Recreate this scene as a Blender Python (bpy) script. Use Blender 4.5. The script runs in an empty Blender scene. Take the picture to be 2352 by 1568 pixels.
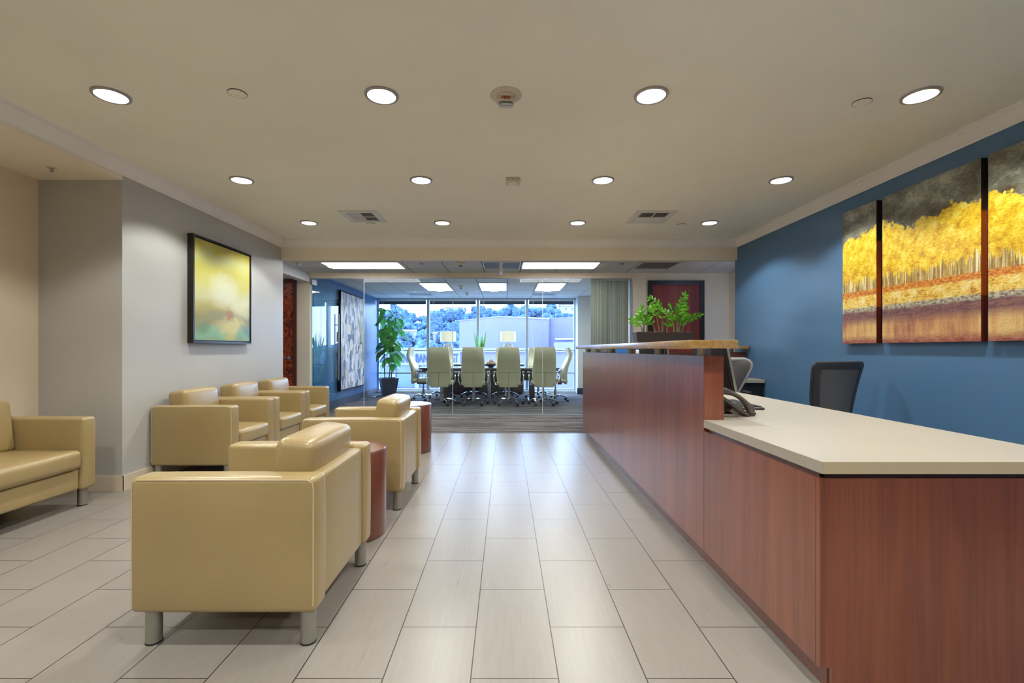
import bpy, bmesh, math, random
from mathutils import Vector, Matrix, noise

SC = bpy.context.scene
C = SC.collection
PI = math.pi
random.seed(7)

# ------------------------------------------------------------------ camera, world, sun, exposure
EYE = 1.145
cam_d = bpy.data.cameras.new('camera')
cam = bpy.data.objects.new('camera', cam_d); C.objects.link(cam)
cam.location = (0, 0, EYE); cam.rotation_euler = (PI/2, 0, 0)
cam_d.sensor_width = 36; cam_d.lens = 36*1080/2352
cam_d.shift_x = 14/2352; cam_d.shift_y = 18.5/2352
cam_d.clip_start = .05; cam_d.clip_end = 1000
SC.camera = cam
SC.view_settings.view_transform = 'Standard'; SC.view_settings.look = 'None'
SC.view_settings.gamma = 1; SC.view_settings.use_curve_mapping = False
SC.view_settings.exposure = 0.26
SC.cycles.use_denoising = True
SC.cycles.max_bounces = 8; SC.cycles.diffuse_bounces = 5; SC.cycles.glossy_bounces = 4
SC.cycles.transparent_max_bounces = 16; SC.cycles.transmission_bounces = 4
SC.cycles.sample_clamp_indirect = 4.0; SC.cycles.caustics_reflective = False; SC.cycles.caustics_refractive = False

W = bpy.data.worlds.new('sky'); SC.world = W; W.use_nodes = True
bg = W.node_tree.nodes['Background']
wt = W.node_tree
tc_ = wt.nodes.new('ShaderNodeTexCoord'); sp_ = wt.nodes.new('ShaderNodeSeparateXYZ'); wr = wt.nodes.new('ShaderNodeValToRGB')
wt.links.new(tc_.outputs['Generated'], sp_.inputs[0]); wt.links.new(sp_.outputs['Z'], wr.inputs[0]); wt.links.new(wr.outputs[0], bg.inputs[0])
wr.color_ramp.elements[0].position = 0.0; wr.color_ramp.elements[0].color = (.62, .74, .98, 1)
wr.color_ramp.elements[1].position = 0.5; wr.color_ramp.elements[1].color = (.30, .52, 1, 1)
bg.inputs[1].default_value = 11.0
sun_d = bpy.data.lights.new('sun', 'SUN'); sun_d.energy = 3.5; sun_d.angle = .02; sun_d.color = (.82, .9, 1)
sun = bpy.data.objects.new('sun', sun_d); C.objects.link(sun)
sun.rotation_euler = Vector((.18, -.42, -1)).to_track_quat('-Z', 'Y').to_euler()

SPOT_W = 52.0            # every ceiling downlight
LENS_E = 9.0
TROFFER_E = 9.5
LAMP_C = (.98, .98, .91)

# ------------------------------------------------------------------ node helpers
class NT:
    def __init__(s, name):
        s.m = bpy.data.materials.new(name); s.m.use_nodes = True
        s.t = s.m.node_tree; s.b = s.t.nodes['Principled BSDF']; s.o = s.t.nodes['Material Output']
    def n(s, typ, **kw):
        nd = s.t.nodes.new(typ)
        for k, v in kw.items(): setattr(nd, k, v)
        return nd
    def l(s, a, b): s.t.links.new(a, b)
    def val(s, sock, v):
        if hasattr(v, 'is_output'): s.l(v, sock)
        else: sock.default_value = v
    def pos(s):
        g = s.n('ShaderNodeNewGeometry'); return g.outputs['Position']
    def objc(s):
        return s.n('ShaderNodeTexCoord').outputs['Object']
    def sep(s, v):
        x = s.n('ShaderNodeSeparateXYZ'); s.l(v, x.inputs[0]); return x.outputs
    def comb(s, x, y, z=0.0):
        c = s.n('ShaderNodeCombineXYZ')
        for i, v in enumerate((x, y, z)): s.val(c.inputs[i], v)
        return c.outputs[0]
    def math(s, op, a, b=0.0, c=0.0, clamp=False):
        m = s.n('ShaderNodeMath', operation=op); m.use_clamp = clamp
        s.val(m.inputs[0], a); s.val(m.inputs[1], b); s.val(m.inputs[2], c); return m.outputs[0]
    def mapping(s, v, scale=(1, 1, 1), loc=(0, 0, 0), rot=(0, 0, 0)):
        m = s.n('ShaderNodeMapping'); s.l(v, m.inputs[0])
        m.inputs['Scale'].default_value = scale; m.inputs['Location'].default_value = loc; m.inputs['Rotation'].default_value = rot
        return m.outputs[0]
    def noise(s, v, scale=5, detail=3, rough=.5, dist=0.0, fac=True):
        t = s.n('ShaderNodeTexNoise'); s.l(v, t.inputs['Vector'])
        t.inputs['Scale'].default_value = scale; t.inputs['Detail'].default_value = detail
        t.inputs['Roughness'].default_value = rough; t.inputs['Distortion'].default_value = dist
        return t.outputs[0 if fac else 1]
    def vor(s, v, scale=5, feature='F1', out='Color'):
        t = s.n('ShaderNodeTexVoronoi', feature=feature); s.l(v, t.inputs['Vector']); t.inputs['Scale'].default_value = scale
        return t.outputs[out]
    def ramp(s, f, stops, interp='LINEAR'):
        r = s.n('ShaderNodeValToRGB'); s.l(f, r.inputs[0]); cr = r.color_ramp; cr.interpolation = interp
        while len(cr.elements) > 1: cr.elements.remove(cr.elements[-1])
        cr.elements[0].position = stops[0][0]; cr.elements[0].color = tuple(stops[0][1])[:3] + (1,)
        for p, c in stops[1:]:
            e = cr.elements.new(p); e.color = tuple(c)[:3] + (1,)
        return r.outputs[0]
    def mix(s, f, a, b, mode='MIX'):
        m = s.n('ShaderNodeMix', data_type='RGBA', blend_type=mode)
        s.val(m.inputs[0], f)
        for i, v in ((6, a), (7, b)):
            if hasattr(v, 'is_output'): s.l(v, m.inputs[i])
            else: m.inputs[i].default_value = tuple(v)[:3] + (1,)
        return m.outputs[2]
    def bump(s, h, strength=.2, dist=.01):
        b = s.n('ShaderNodeBump'); b.inputs['Strength'].default_value = strength; b.inputs['Distance'].default_value = dist
        s.l(h, b.inputs['Height']); s.l(b.outputs[0], s.b.inputs['Normal'])
    def col(s, v):
        if hasattr(v, 'is_output'): s.l(v, s.b.inputs['Base Color'])
        else: s.b.inputs['Base Color'].default_value = tuple(v)[:3] + (1,)
    def set(s, rough=None, metal=None, spec=None, coat=None):
        if rough is not None: s.val(s.b.inputs['Roughness'], rough)
        if metal is not None: s.b.inputs['Metallic'].default_value = metal
        if spec is not None: s.b.inputs['Specular IOR Level'].default_value = spec
        if coat is not None: s.b.inputs['Coat Weight'].default_value = coat; s.b.inputs['Coat Roughness'].default_value = .28

def srgb(r, g, b):
    f = lambda c: (c/255/12.92) if c/255 <= .04045 else ((c/255+.055)/1.055)**2.4
    return (f(r), f(g), f(b))

def plain(name, c, rough=.5, metal=0.0, spec=.5, noise_amt=.06, nscale=8, bump=0.0, coat=None):
    t = NT(name)
    p = t.objc()
    n = t.noise(p, nscale, 3)
    lo = tuple(v*(1-noise_amt) for v in c); hi = tuple(min(1, v*(1+noise_amt)) for v in c)
    t.col(t.ramp(n, [(.3, lo), (.7, hi)])); t.set(rough, metal, spec, coat)
    if bump: t.bump(t.noise(p, nscale*25, 2), bump, .002)
    return t.m

def wall_paint(name, c, rough=.55, spec=.35):
    t = NT(name); p = t.pos()
    n = t.noise(p, 1.3, 3)
    t.col(t.ramp(n, [(.3, tuple(v*.97 for v in c)), (.7, tuple(min(1, v*1.03) for v in c))]))
    t.set(rough, 0, spec); t.bump(t.noise(p, 160, 2), .06, .002)
    return t.m

def emis(name, c, e):
    t = NT(name); t.col((0, 0, 0)); t.set(.4, 0, .2)
    n = t.noise(t.objc(), 3, 1)
    t.l(t.ramp(n, [(0, tuple(v*.97 for v in c)), (1, c)]), t.b.inputs['Emission Color'])
    t.b.inputs['Emission Strength'].default_value = e
    return t.m

def glass(name, tint, refl=1.0, ior=1.5):
    t = NT(name); t.t.nodes.remove(t.b)
    tr = t.n('ShaderNodeBsdfTransparent'); gl = t.n('ShaderNodeBsdfGlossy'); mx = t.n('ShaderNodeMixShader')
    lw = t.n('ShaderNodeFresnel'); lw.inputs[0].default_value = ior
    n = t.noise(t.objc(), .7, 1)
    t.l(t.ramp(n, [(0, tuple(v*.995 for v in tint)), (1, tint)]), tr.inputs[0])
    gl.inputs['Roughness'].default_value = .01; gl.inputs[0].default_value = (1, 1, 1, 1)
    gg = t.n('ShaderNodeNewGeometry'); front = t.math('SUBTRACT', 1.0, gg.outputs['Backfacing'])
    t.l(t.math('MULTIPLY', t.math('MULTIPLY', lw.outputs[0], refl, clamp=True), front), mx.inputs[0])
    t.l(tr.outputs[0], mx.inputs[1]); t.l(gl.outputs[0], mx.inputs[2]); t.l(mx.outputs[0], t.o.inputs[0])
    return t.m

# ------------------------------------------------------------------ materials
M = {}
def tile_floor():
    t = NT('floor_tile'); p = t.pos(); s = t.sep(p)
    u = t.math('SUBTRACT', s[1], .113 - .6096*20); v = t.math('SUBTRACT', s[0], -.1226 - .3056*20)
    uv = t.comb(u, v)
    b = t.n('ShaderNodeTexBrick'); t.l(uv, b.inputs['Vector'])
    b.offset = .5; b.offset_frequency = 2; b.squash = 1
    b.inputs['Scale'].default_value = 1; b.inputs['Mortar Size'].default_value = .0022; b.inputs['Mortar Smooth'].default_value = .1
    b.inputs['Brick Width'].default_value = .6096; b.inputs['Row Height'].default_value = .3056
    b.inputs['Color1'].default_value = (.0, .0, .0, 1); b.inputs['Color2'].default_value = (1, 1, 1, 1); b.inputs['Mortar'].default_value = (.5, .5, .5, 1)
    per = t.sep(b.outputs['Color'])[0]
    st = t.noise(t.mapping(p, (22, 1.4, 1)), 3, 4, .6); bl = t.noise(p, 2.2, 3)
    c = t.ramp(st, [(.25, (.226, .204, .184)), (.75, (.272, .249, .226))])
    c = t.mix(t.math('MULTIPLY', bl, .35), c, (.26, .236, .207))
    c = t.mix(t.math('MULTIPLY', per, .16), c, (.31, .29, .264))
    c = t.mix(b.outputs['Fac'], c, (.035, .024, .018))
    t.col(c); t.set(t.math('ADD', t.math('MULTIPLY', st, .12), .24), 0, .6)
    t.bump(t.math('MULTIPLY', b.outputs['Fac'], -1.0), .5, .002)
    return t.m
M['tile'] = tile_floor()
def carpet():
    t = NT('carpet'); p = t.pos()
    a = t.noise(t.mapping(p, (1.1, 30, 1)), 1.0, 3, .8); b = t.noise(t.mapping(p, (.55, 11, 1)), 1.2, 2)
    f = t.math('ADD', t.math('MULTIPLY', a, .7), t.math('MULTIPLY', b, .35))
    t.col(t.ramp(f, [(.42, (.03, .028, .03)), (.5, (.085, .08, .082)), (.58, (.23, .21, .20))]))
    t.set(.95, 0, .15); t.bump(t.noise(p, 260, 2), .5, .004)
    return t.m
M['carpet'] = carpet()
M['ceiling'] = wall_paint('ceiling_paint', (.92, .91, .82), .8, .2)
M['crown'] = wall_paint('crown_paint', (.93, .91, .89), .5, .3)
M['header'] = wall_paint('header_paint', (.90, .82, .68), .6, .3)
M['beige'] = wall_paint('beige_paint', (.82, .70, .54), .6, .3)
M['taupe'] = wall_paint('taupe_paint', (.47, .465, .45), .42, .45)
M['bluewall'] = wall_paint('blue_paint', (.072, .165, .31), .38, .5)
M['confblue'] = wall_paint('deep_blue_paint', (.045, .14, .29), .4, .5)
M['hallwall'] = wall_paint('hall_paint', (.78, .70, .56), .6, .3)
M['white_wall'] = wall_paint('white_paint', (.70, .70, .68), .6, .3)
M['base_cream'] = wall_paint('cream_base_paint', (.66, .57, .45), .4, .4)
M['base_dark'] = plain('dark_rubber_base', (.03, .045, .07), .5)
def ceiling_grid(name, x0, y0, bw, rh):
    t = NT(name); p = t.pos(); s = t.sep(p)
    b = t.n('ShaderNodeTexBrick'); t.l(t.comb(t.math('SUBTRACT', s[0], x0-bw*40), t.math('SUBTRACT', s[1], y0-rh*40)), b.inputs['Vector'])
    b.offset = 0; b.inputs['Scale'].default_value = 1; b.inputs['Mortar Size'].default_value = .006
    b.inputs['Brick Width'].default_value = bw; b.inputs['Row Height'].default_value = rh
    sp = t.noise(p, 90, 3)
    t.col(t.mix(b.outputs['Fac'], t.ramp(sp, [(.3, (.60, .60, .57)), (.7, (.70, .69, .66))]), (.13, .13, .13)))
    t.set(.9, 0, .15); t.bump(t.math('MULTIPLY', b.outputs['Fac'], -1.0), .6, .006)
    return t.m
M['grid_hall'] = ceiling_grid('hall_ceiling_tile', .24, 7.12, .61, .61)
M['grid_conf'] = ceiling_grid('room_ceiling_tile', .03, 9.55, .61, 1.22)
def leather(name, c):
    t = NT(name); p = t.objc()
    n = t.noise(p, 2.5, 4)
    t.col(t.ramp(n, [(.3, tuple(v*.94 for v in c)), (.7, tuple(min(1, v*1.05) for v in c))]))
    t.set(t.math('ADD', t.math('MULTIPLY', t.noise(p, 3, 2), .10), .25), 0, .6)
    h = t.noise(p, 110, 2)
    t.bump(h, .06, .01)
    return t.m
M['leather'] = leather('tan_leather', (.355, .262, .12))
M['seam'] = plain('tan_seam_thread', (.56, .45, .29), .5)
M['sage'] = leather('sage_leather', (.62, .60, .40))
M['cream_leather'] = leather('cream_leather', (.55, .50, .41))
def wood(name, stops, vertical=True, rough=.26, scale=1.0, coat=.55):
    t = NT(name); p = t.pos()
    sc = (9, 9, .55) if vertical else (.6, 9, 9)
    d = t.noise(t.mapping(p, tuple(v*scale for v in sc)), 1.3, 4, .6, .9)
    f2 = t.noise(t.mapping(p, tuple(v*scale for v in ((90, 90, 1.2) if vertical else (1.2, 90, 90)))), 1.6, 3, .6)
    big = t.noise(t.mapping(p, (1.6, 1.6, .7)), 1.1, 2)
    f = t.math('ADD', t.math('ADD', t.math('MULTIPLY', d, .55), t.math('MULTIPLY', f2, .25)), t.math('MULTIPLY', big, .25))
    t.col(t.ramp(f, stops)); t.set(rough, 0, .5, coat); t.b.inputs['Coat IOR'].default_value = 1.8
    t.bump(f2, .03, .002)
    return t.m
M['cherry'] = wood('cherry_laminate', [(.36, (.13, .028, .013)), (.5, (.20, .048, .020)), (.6, (.24, .062, .025)), (.72, (.30, .085, .035))])
M['cherry_end'] = wood('cherry_edge', [(.36, (.16, .035, .014)), (.5, (.24, .06, .024)), (.66, (.31, .09, .04))])
M['cherry_drum'] = wood('dark_cherry', [(.36, (.075, .022, .013)), (.52, (.13, .038, .022)), (.68, (.18, .055, .033))], rough=.28)
M['door_cherry'] = wood('door_cherry', [(.36, (.13, .008, .003)), (.5, (.22, .018, .006)), (.66, (.32, .04, .012))], rough=.45, scale=.6, coat=0)
def burl():
    t = NT('burl_veneer'); p = t.pos()
    n = t.noise(t.mapping(p, (1, 1, 1)), 7, 6, .7, 2.2); q = t.noise(p, 2, 2)
    t.col(t.ramp(t.math('ADD', t.math('MULTIPLY', n, .8), t.math('MULTIPLY', q, .2)), [(.38, (.04, .004, .002)), (.48, (.22, .022, .004)), (.56, (.48, .07, .008)), (.66, (.72, .16, .02))]))
    t.set(.25, 0, .5, .4); return t.m
M['burl'] = burl()
M['door_dark'] = plain('black_door_frame', (.008, .006, .006), .35)
M['dark_wood'] = wood('espresso_wood', [(.36, (.018, .014, .016)), (.5, (.03, .024, .026)), (.7, (.05, .038, .04))], rough=.25)
def brass():
    t = NT('aged_bronze_top'); p = t.pos()
    n = t.noise(p, 34, 5, .7, .6); v = t.noise(t.mapping(p, (60, 60, 20)), 1, 3, .7)
    t.col(t.ramp(n, [(.3, (.30, .14, .02)), (.5, (.42, .22, .035)), (.7, (.56, .34, .09))]))
    t.set(t.math('ADD', t.math('MULTIPLY', v, .12), .25), 0, .8, 1.0); t.bump(v, .06, .002); t.b.inputs['Coat IOR'].default_value = 2.4; t.b.inputs['Coat Roughness'].default_value = .16; return t.m
M['bronze'] = brass()
M['nickel'] = plain('brushed_nickel', (.40, .38, .33), .38, .85, .5, .05, 20)
M['legmetal'] = plain('satin_grey_metal', (.36, .35, .31), .42, .7, .5, .04, 10)
M['chrome'] = plain('chrome', (.72, .73, .76), .12, 1.0, .5, .02, 10)
M['steel'] = plain('brushed_steel', (.5, .5, .5), .28, 1.0, .5, .03, 20)
M['black'] = plain('black_plastic', (.012, .012, .013), .4)
M['darkgrey'] = plain('dark_grey_plastic', (.06, .055, .052), .35)
M['charcoal'] = plain('charcoal_plastic', (.035, .035, .043), .45)
M['phone'] = plain('charcoal_phone_plastic', (.10, .083, .078), .3, 0, .5, .05, 30)
M['phone_grey'] = plain('warm_grey_plastic', (.26, .235, .21), .4)
M['whitelam'] = plain('almond_laminate', (.40, .36, .305), .38, 0, .45, .02, 3)
M['whitelam_edge'] = plain('almond_laminate_edge', (.52, .43, .29), .4, 0, .4, .02, 3)
M['white'] = plain('white_plastic', (.75, .74, .70), .45, 0, .5, .02, 6)
M['offwhite'] = plain('ivory_plastic', (.62, .57, .46), .45, 0, .5, .02, 6)
M['trimring'] = plain('satin_trim_ring', (.42, .40, .42), .35, .6, .5, .03, 12)
M['lens'] = emis('downlight_lens', (1, .97, .93), LENS_E)
M['troffer'] = emis('troffer_diffuser', (1, .97, .92), TROFFER_E*1.5)
M['troffer_b'] = emis('troffer_basket', (1, .97, .90), TROFFER_E*.86)
M['white_metal'] = plain('white_painted_metal', (.72, .72, .70), .4)
M['alu'] = plain('blue_grey_aluminium', (.42, .48, .55), .4, .5)
M['vent_dark'] = plain('vent_dark_slot', (.028, .020, .010), .7)
M['grey_vent'] = plain('grey_return_grille', (.16, .16, .15), .6, 0, .4, .1, 60)
M['shade_dark'] = plain('roller_shade_cloth', (.03, .07, .12), .7)
M['glass'] = glass('clear_glass', (.93, .975, .985), .75)
M['glass_door'] = glass('door_glass', (.80, .93, .93), 1.0, 1.55)
M['winglass'] = glass('window_glass', (.95, .98, 1), .6)
M['seal'] = plain('polished_glass_edge', (.62, .72, .74), .2)
def striped():
    t = NT('striped_panel_fabric'); p = t.pos()
    n = t.noise(t.mapping(p, (42, 1, .02)), 1.2, 3, .8)
    t.col(t.ramp(n, [(.36, (.12, .115, .09)), (.46, (.60, .58, .50)), (.53, (.20, .19, .15)), (.62, (.75, .72, .63))]))
    t.set(.8, 0, .2); return t.m
M['striped'] = striped()
def leafm(name, a, b, trans=.25):
    t = NT(name); p = t.objc(); n = t.noise(p, 9, 3)
    t.col(t.ramp(n, [(.3, a), (.7, b)])); t.set(.32, 0, .5)
    tl = t.n('ShaderNodeBsdfTranslucent'); tl.inputs[0].default_value = tuple(min(1, v*1.3) for v in b) + (1,)
    mx = t.n('ShaderNodeMixShader'); mx.inputs[0].default_value = trans
    t.l(t.b.outputs[0], mx.inputs[1]); t.l(tl.outputs[0], mx.inputs[2]); t.l(mx.outputs[0], t.o.inputs[0])
    return t.m
M['zz'] = leafm('glossy_green_leaf', (.025, .14, .008), (.16, .48, .02))
M['stem'] = leafm('green_brown_stem', (.12, .16, .03), (.22, .20, .07))
M['fig'] = leafm('deep_green_leaf', (.02, .16, .02), (.08, .36, .05), .35)
M['snake'] = leafm('pale_edged_leaf', (.03, .20, .03), (.22, .42, .08))
M['bark'] = plain('brown_bark', (.09, .07, .05), .8)
M['soil'] = plain('bark_chip_soil', (.18, .13, .09), .9, 0, .2, .5, 60, .5)
M['pot'] = plain('slate_blue_pot', (.035, .05, .085), .35)
M['trough'] = plain('dark_bronze_trough', (.040, .030, .026), .4)
M['frame_black'] = plain('black_lacquer_frame', (.014, .011, .010), .3)
M['lampshade'] = emis('linen_shade', (.80, .76, .58), .55)
M['lampshade'].node_tree.nodes['Principled BSDF'].inputs['Base Color'].default_value = (.5, .5, .4, 1)
def potpat():
    t = NT('blotchy_lamp_ceramic'); p = t.objc()
    v = t.vor(p, 42, 'DISTANCE_TO_EDGE', 'Distance')
    t.col(t.ramp(v, [(.06, (.05, .05, .08)), (.16, (.78, .78, .80))])); t.set(.3); return t.m
M['lampbase'] = potpat()
M['ball'] = plain('woven_rattan_ball', (.42, .28, .17), .8, 0, .3, .5, 40, .8)
M['bowl'] = plain('navy_glazed_bowl', (.02, .025, .09), .2)
M['screen'] = emis('blue_lit_screen', (.04, .16, .42), .8)
M['mesh_dark'] = plain('charcoal_mesh', (.11, .115, .13), .75, 0, .25, .25, 220, .6)
M['mesh_grey'] = plain('grey_mesh', (.17, .17, .18), .75, 0, .25, .3, 220, .6)
M['chairframe_grey'] = plain('silver_grey_plastic', (.42, .42, .44), .3)
M['concrete'] = plain('pale_stucco', (.19, .168, .232), .8, 0, .2, .05, .5)
M['concrete2'] = plain('pale_fascia', (.25, .22, .30), .8, 0, .2, .04, .5)
M['pave'] = plain('pale_paving', (.30, .31, .33), .9, 0, .2, .08, .8)
M['store_glass'] = plain('blue_storefront_glass', (.04, .10, .20), .15, 0, .6, .25, 1.5)
M['letters'] = plain('blue_sign_letters', (.008, .045, .14), .5)
M['redtext'] = plain('red_print', (.45, .05, .01), .5)
M['hill'] = plain('hazy_scrub_hillside', (.07, .11, .17), .95, 0, .1, .45, .25)  # bluish distance haze mixed into the hillside colour
M['treeleaf'] = plain('hazy_foliage', (.07, .115, .185), .95, 0, .1, .55, .9)  # haze of the far trees put into the leaf colours, pale variant too
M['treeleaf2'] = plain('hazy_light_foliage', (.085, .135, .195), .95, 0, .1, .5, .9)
M['house'] = plain('house_stucco', (.34, .31, .32), .8)
M['houseroof'] = plain('house_roof', (.2, .17, .2), .8)
def art_autumn():
    t = NT('autumn_grove_painting'); p = t.pos(); s = t.sep(p)
    strokes = t.noise(t.mapping(p, (1, 3.2, 7)), 4.5, 4, .7, .6)
    fine = t.noise(t.mapping(p, (1, 10, 26)), 3.2, 4, .75)
    blob = t.noise(t.mapping(p, (1, 1.8, .02)), 2.3, 2)
    crown = t.noise(t.mapping(p, (1, 6, 6)), 2.4, 5, .65)
    z0 = t.math('ADD', s[2], t.math('MULTIPLY', t.math('SUBTRACT', strokes, .5), .035))
    # foliage
    fol = t.ramp(t.math('ADD', t.math('MULTIPLY', crown, .6), t.math('MULTIPLY', fine, .4)), [(.33, (.34, .16, .01)), (.43, (.66, .36, .01)), (.53, (.86, .62, .03)), (.64, (.92, .82, .22))])
    # sky
    sky = t.ramp(t.math('ADD', t.math('MULTIPLY', t.noise(t.mapping(p, (1, 1.5, 2.2)), 3, 4, .6), .65), t.math('MULTIPLY', fine, .35)), [(.36, (.07, .05, .025)), (.46, (.15, .14, .10)), (.54, (.22, .225, .18)), (.64, (.44, .45, .36))])
    top = t.math('ADD', t.math('MULTIPLY', t.math('SUBTRACT', blob, .5), .34), 2.13)
    top = t.math('ADD', top, t.math('MULTIPLY', t.math('SUBTRACT', crown, .5), .22))
    above = t.math('MULTIPLY', t.math('SUBTRACT', s[2], top), 60, clamp=True)
    c = t.mix(above, fol, sky)
    # trunks
    tr = t.noise(t.mapping(p, (1, 62, 1.6)), 1.1, 3, .7)
    trunks = t.ramp(tr, [(.42, (.09, .05, .05)), (.5, (.40, .25, .06)), (.54, (.30, .20, .12)), (.60, (.90, .86, .68))], 'LINEAR')
    low = t.math('ADD', 1.768, t.math('MULTIPLY', t.math('SUBTRACT', t.noise(t.mapping(p, (1, 30, 1)), 1.4, 3, .6), .5), .34))
    c = t.mix(t.math('MULTIPLY', t.math('SUBTRACT', low, s[2]), 40, clamp=True), c, t.mix(.25, trunks, fol))
    def band(c, z, colour, k=55):
        return t.mix(t.math('MULTIPLY', t.math('SUBTRACT', z, z0), k, clamp=True), c, colour)
    orange = t.ramp(fine, [(.36, (.26, .05, .01)), (.5, (.66, .20, .015)), (.62, (.78, .42, .05))])
    c = band(c, 1.675, orange)
    yel = t.ramp(t.math('ADD', t.math('MULTIPLY', crown, .5), t.math('MULTIPLY', fine, .5)), [(.38, (.38, .14, .02)), (.47, (.78, .48, .05)), (.56, (.86, .70, .24)), (.66, (.80, .78, .62))])
    c = band(c, 1.625, yel)
    c = band(c, 1.525, t.ramp(fine, [(.4, (.14, .07, .06)), (.5, (.38, .34, .24)), (.6, (.55, .55, .42))]))
    c = band(c, 1.487, t.ramp(strokes, [(.35, (.12, .05, .07)), (.65, (.28, .13, .11))]))
    refl = t.noise(t.mapping(p, (1, 14, 1.6)), 1.3, 4, .7)
    och = t.ramp(t.math('ADD', t.math('MULTIPLY', refl, .5), t.math('MULTIPLY', t.noise(p, 3, 2), .5)), [(.38, (.34, .12, .08)), (.5, (.58, .30, .12)), (.62, (.74, .50, .20))])
    c = band(c, 1.42, och, 14)
    c = band(c, 1.27, t.ramp(strokes, [(.35, (.24, .055, .045)), (.65, (.42, .15, .09))]), 18)
    t.col(c); t.set(.45, 0, .4); t.bump(t.math('ADD', strokes, fine), .35, .01)
    return t.m
M['art_autumn'] = art_autumn()
def art_seascape():
    t = NT('yellow_seascape_painting'); p = t.pos(); s = t.sep(p)
    n = t.noise(t.mapping(p, (1, 1.3, 1.6)), 2.2, 5, .55, .5)
    st = t.noise(t.mapping(p, (1, 2, 9)), 2.5, 3, .6)
    z = t.math('ADD', t.math('ADD', s[2], t.math('MULTIPLY', t.math('SUBTRACT', n, .5), .30)), t.math('MULTIPLY', t.math('SUBTRACT', st, .5), .06))
    v = t.math('DIVIDE', t.math('SUBTRACT', z, 1.22), 1.05)
    c = t.ramp(v, [(0, (.30, .36, .26)), (.07, (.22, .55, .42)), (.13, (.36, .58, .40)), (.2, (.30, .34, .22)), (.27, (.33, .31, .19)), (.36, (.52, .48, .16)), (.46, (.66, .66, .42)), (.6, (.66, .62, .20)), (.74, (.60, .55, .08)), (.85, (.55, .56, .22)), (.94, (.56, .46, .02)), (1, (.42, .36, .05))])
    # bright cloud
    def spot(cy, cz, ry, rz, soft=1.0):
        a = t.math('DIVIDE', t.math('SUBTRACT', s[1], cy), ry); b = t.math('DIVIDE', t.math('SUBTRACT', z, cz), rz)
        d = t.math('ADD', t.math('MULTIPLY', a, a), t.math('MULTIPLY', b, b))
        return t.math('MULTIPLY', t.math('SUBTRACT', 1.0, d), soft, clamp=True)
    c = t.mix(t.math('MULTIPLY', spot(5.12, 1.78, .32, .24), .85), c, (.78, .80, .66))
    c = t.mix(t.math('MULTIPLY', spot(5.45, 1.62, .25, .16), .8), c, (.82, .82, .60))
    c = t.mix(t.math('MULTIPLY', spot(5.25, 1.41, .33, .09, 1.1), .9), c, (.80, .72, .34))
    c = t.mix(t.math('MULTIPLY', spot(4.75, 1.38, .18, .08, 1.0), .7), c, (.08, .26, .20))
    c = t.mix(t.math('MULTIPLY', spot(5.54, 1.37, .16, .07, 1.0), .8), c, (.12, .28, .40))
    c = t.mix(t.math('MULTIPLY', spot(5.20, 1.515, .07, .045, 1.3), .85), c, (.52, .16, .14))
    c = t.mix(t.math('MULTIPLY', spot(4.90, 1.41, .08, .03, 1.2), .6), c, (.55, .25, .18))
    c = t.mix(t.math('MULTIPLY', spot(5.22, 1.31, .15, .05, 1.1), .8), c, (.72, .58, .14))
    c = t.mix(t.math('MULTIPLY', t.noise(t.mapping(p, (1, 3, 11)), 3, 4, .7), .35), c, (.50, .52, .20))
    t.col(c); t.set(.5, 0, .3); t.bump(st, .15, .005); return t.m
M['art_sea'] = art_seascape()
def art_strokes():
    t = NT('grey_brushstroke_painting'); p = t.pos(); s = t.sep(p)
    uv = t.comb(t.math('MULTIPLY', s[1], 11.0), t.math('MULTIPLY', s[2], 5.0))
    jitter = t.noise(p, 3, 2, fac=False)
    mp = t.n('ShaderNodeVectorMath', operation='ADD'); t.l(uv, mp.inputs[0]); t.l(jitter, mp.inputs[1])
    v = t.n('ShaderNodeTexVoronoi', distance='CHEBYCHEV'); t.l(mp.outputs[0], v.inputs['Vector']); v.inputs['Scale'].default_value = 1.0
    r = t.sep(v.outputs['Color'])
    c = t.ramp(r[0], [(.0, (.02, .04, .10)), (.14, (.08, .13, .24)), (.26, (.28, .29, .27)), (.38, (.55, .50, .34)), (.5, (.66, .64, .56)), (.68, (.80, .80, .78)), (.85, (.30, .37, .50)), (1, (.72, .68, .50))])
    st = t.noise(t.mapping(p, (1, 60, 4)), 1, 3)
    t.col(t.mix(t.math('MULTIPLY', st, .2), c, (.6, .62, .62))); t.set(.5, 0, .4); return t.m
M['art_strokes'] = art_strokes()

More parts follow.
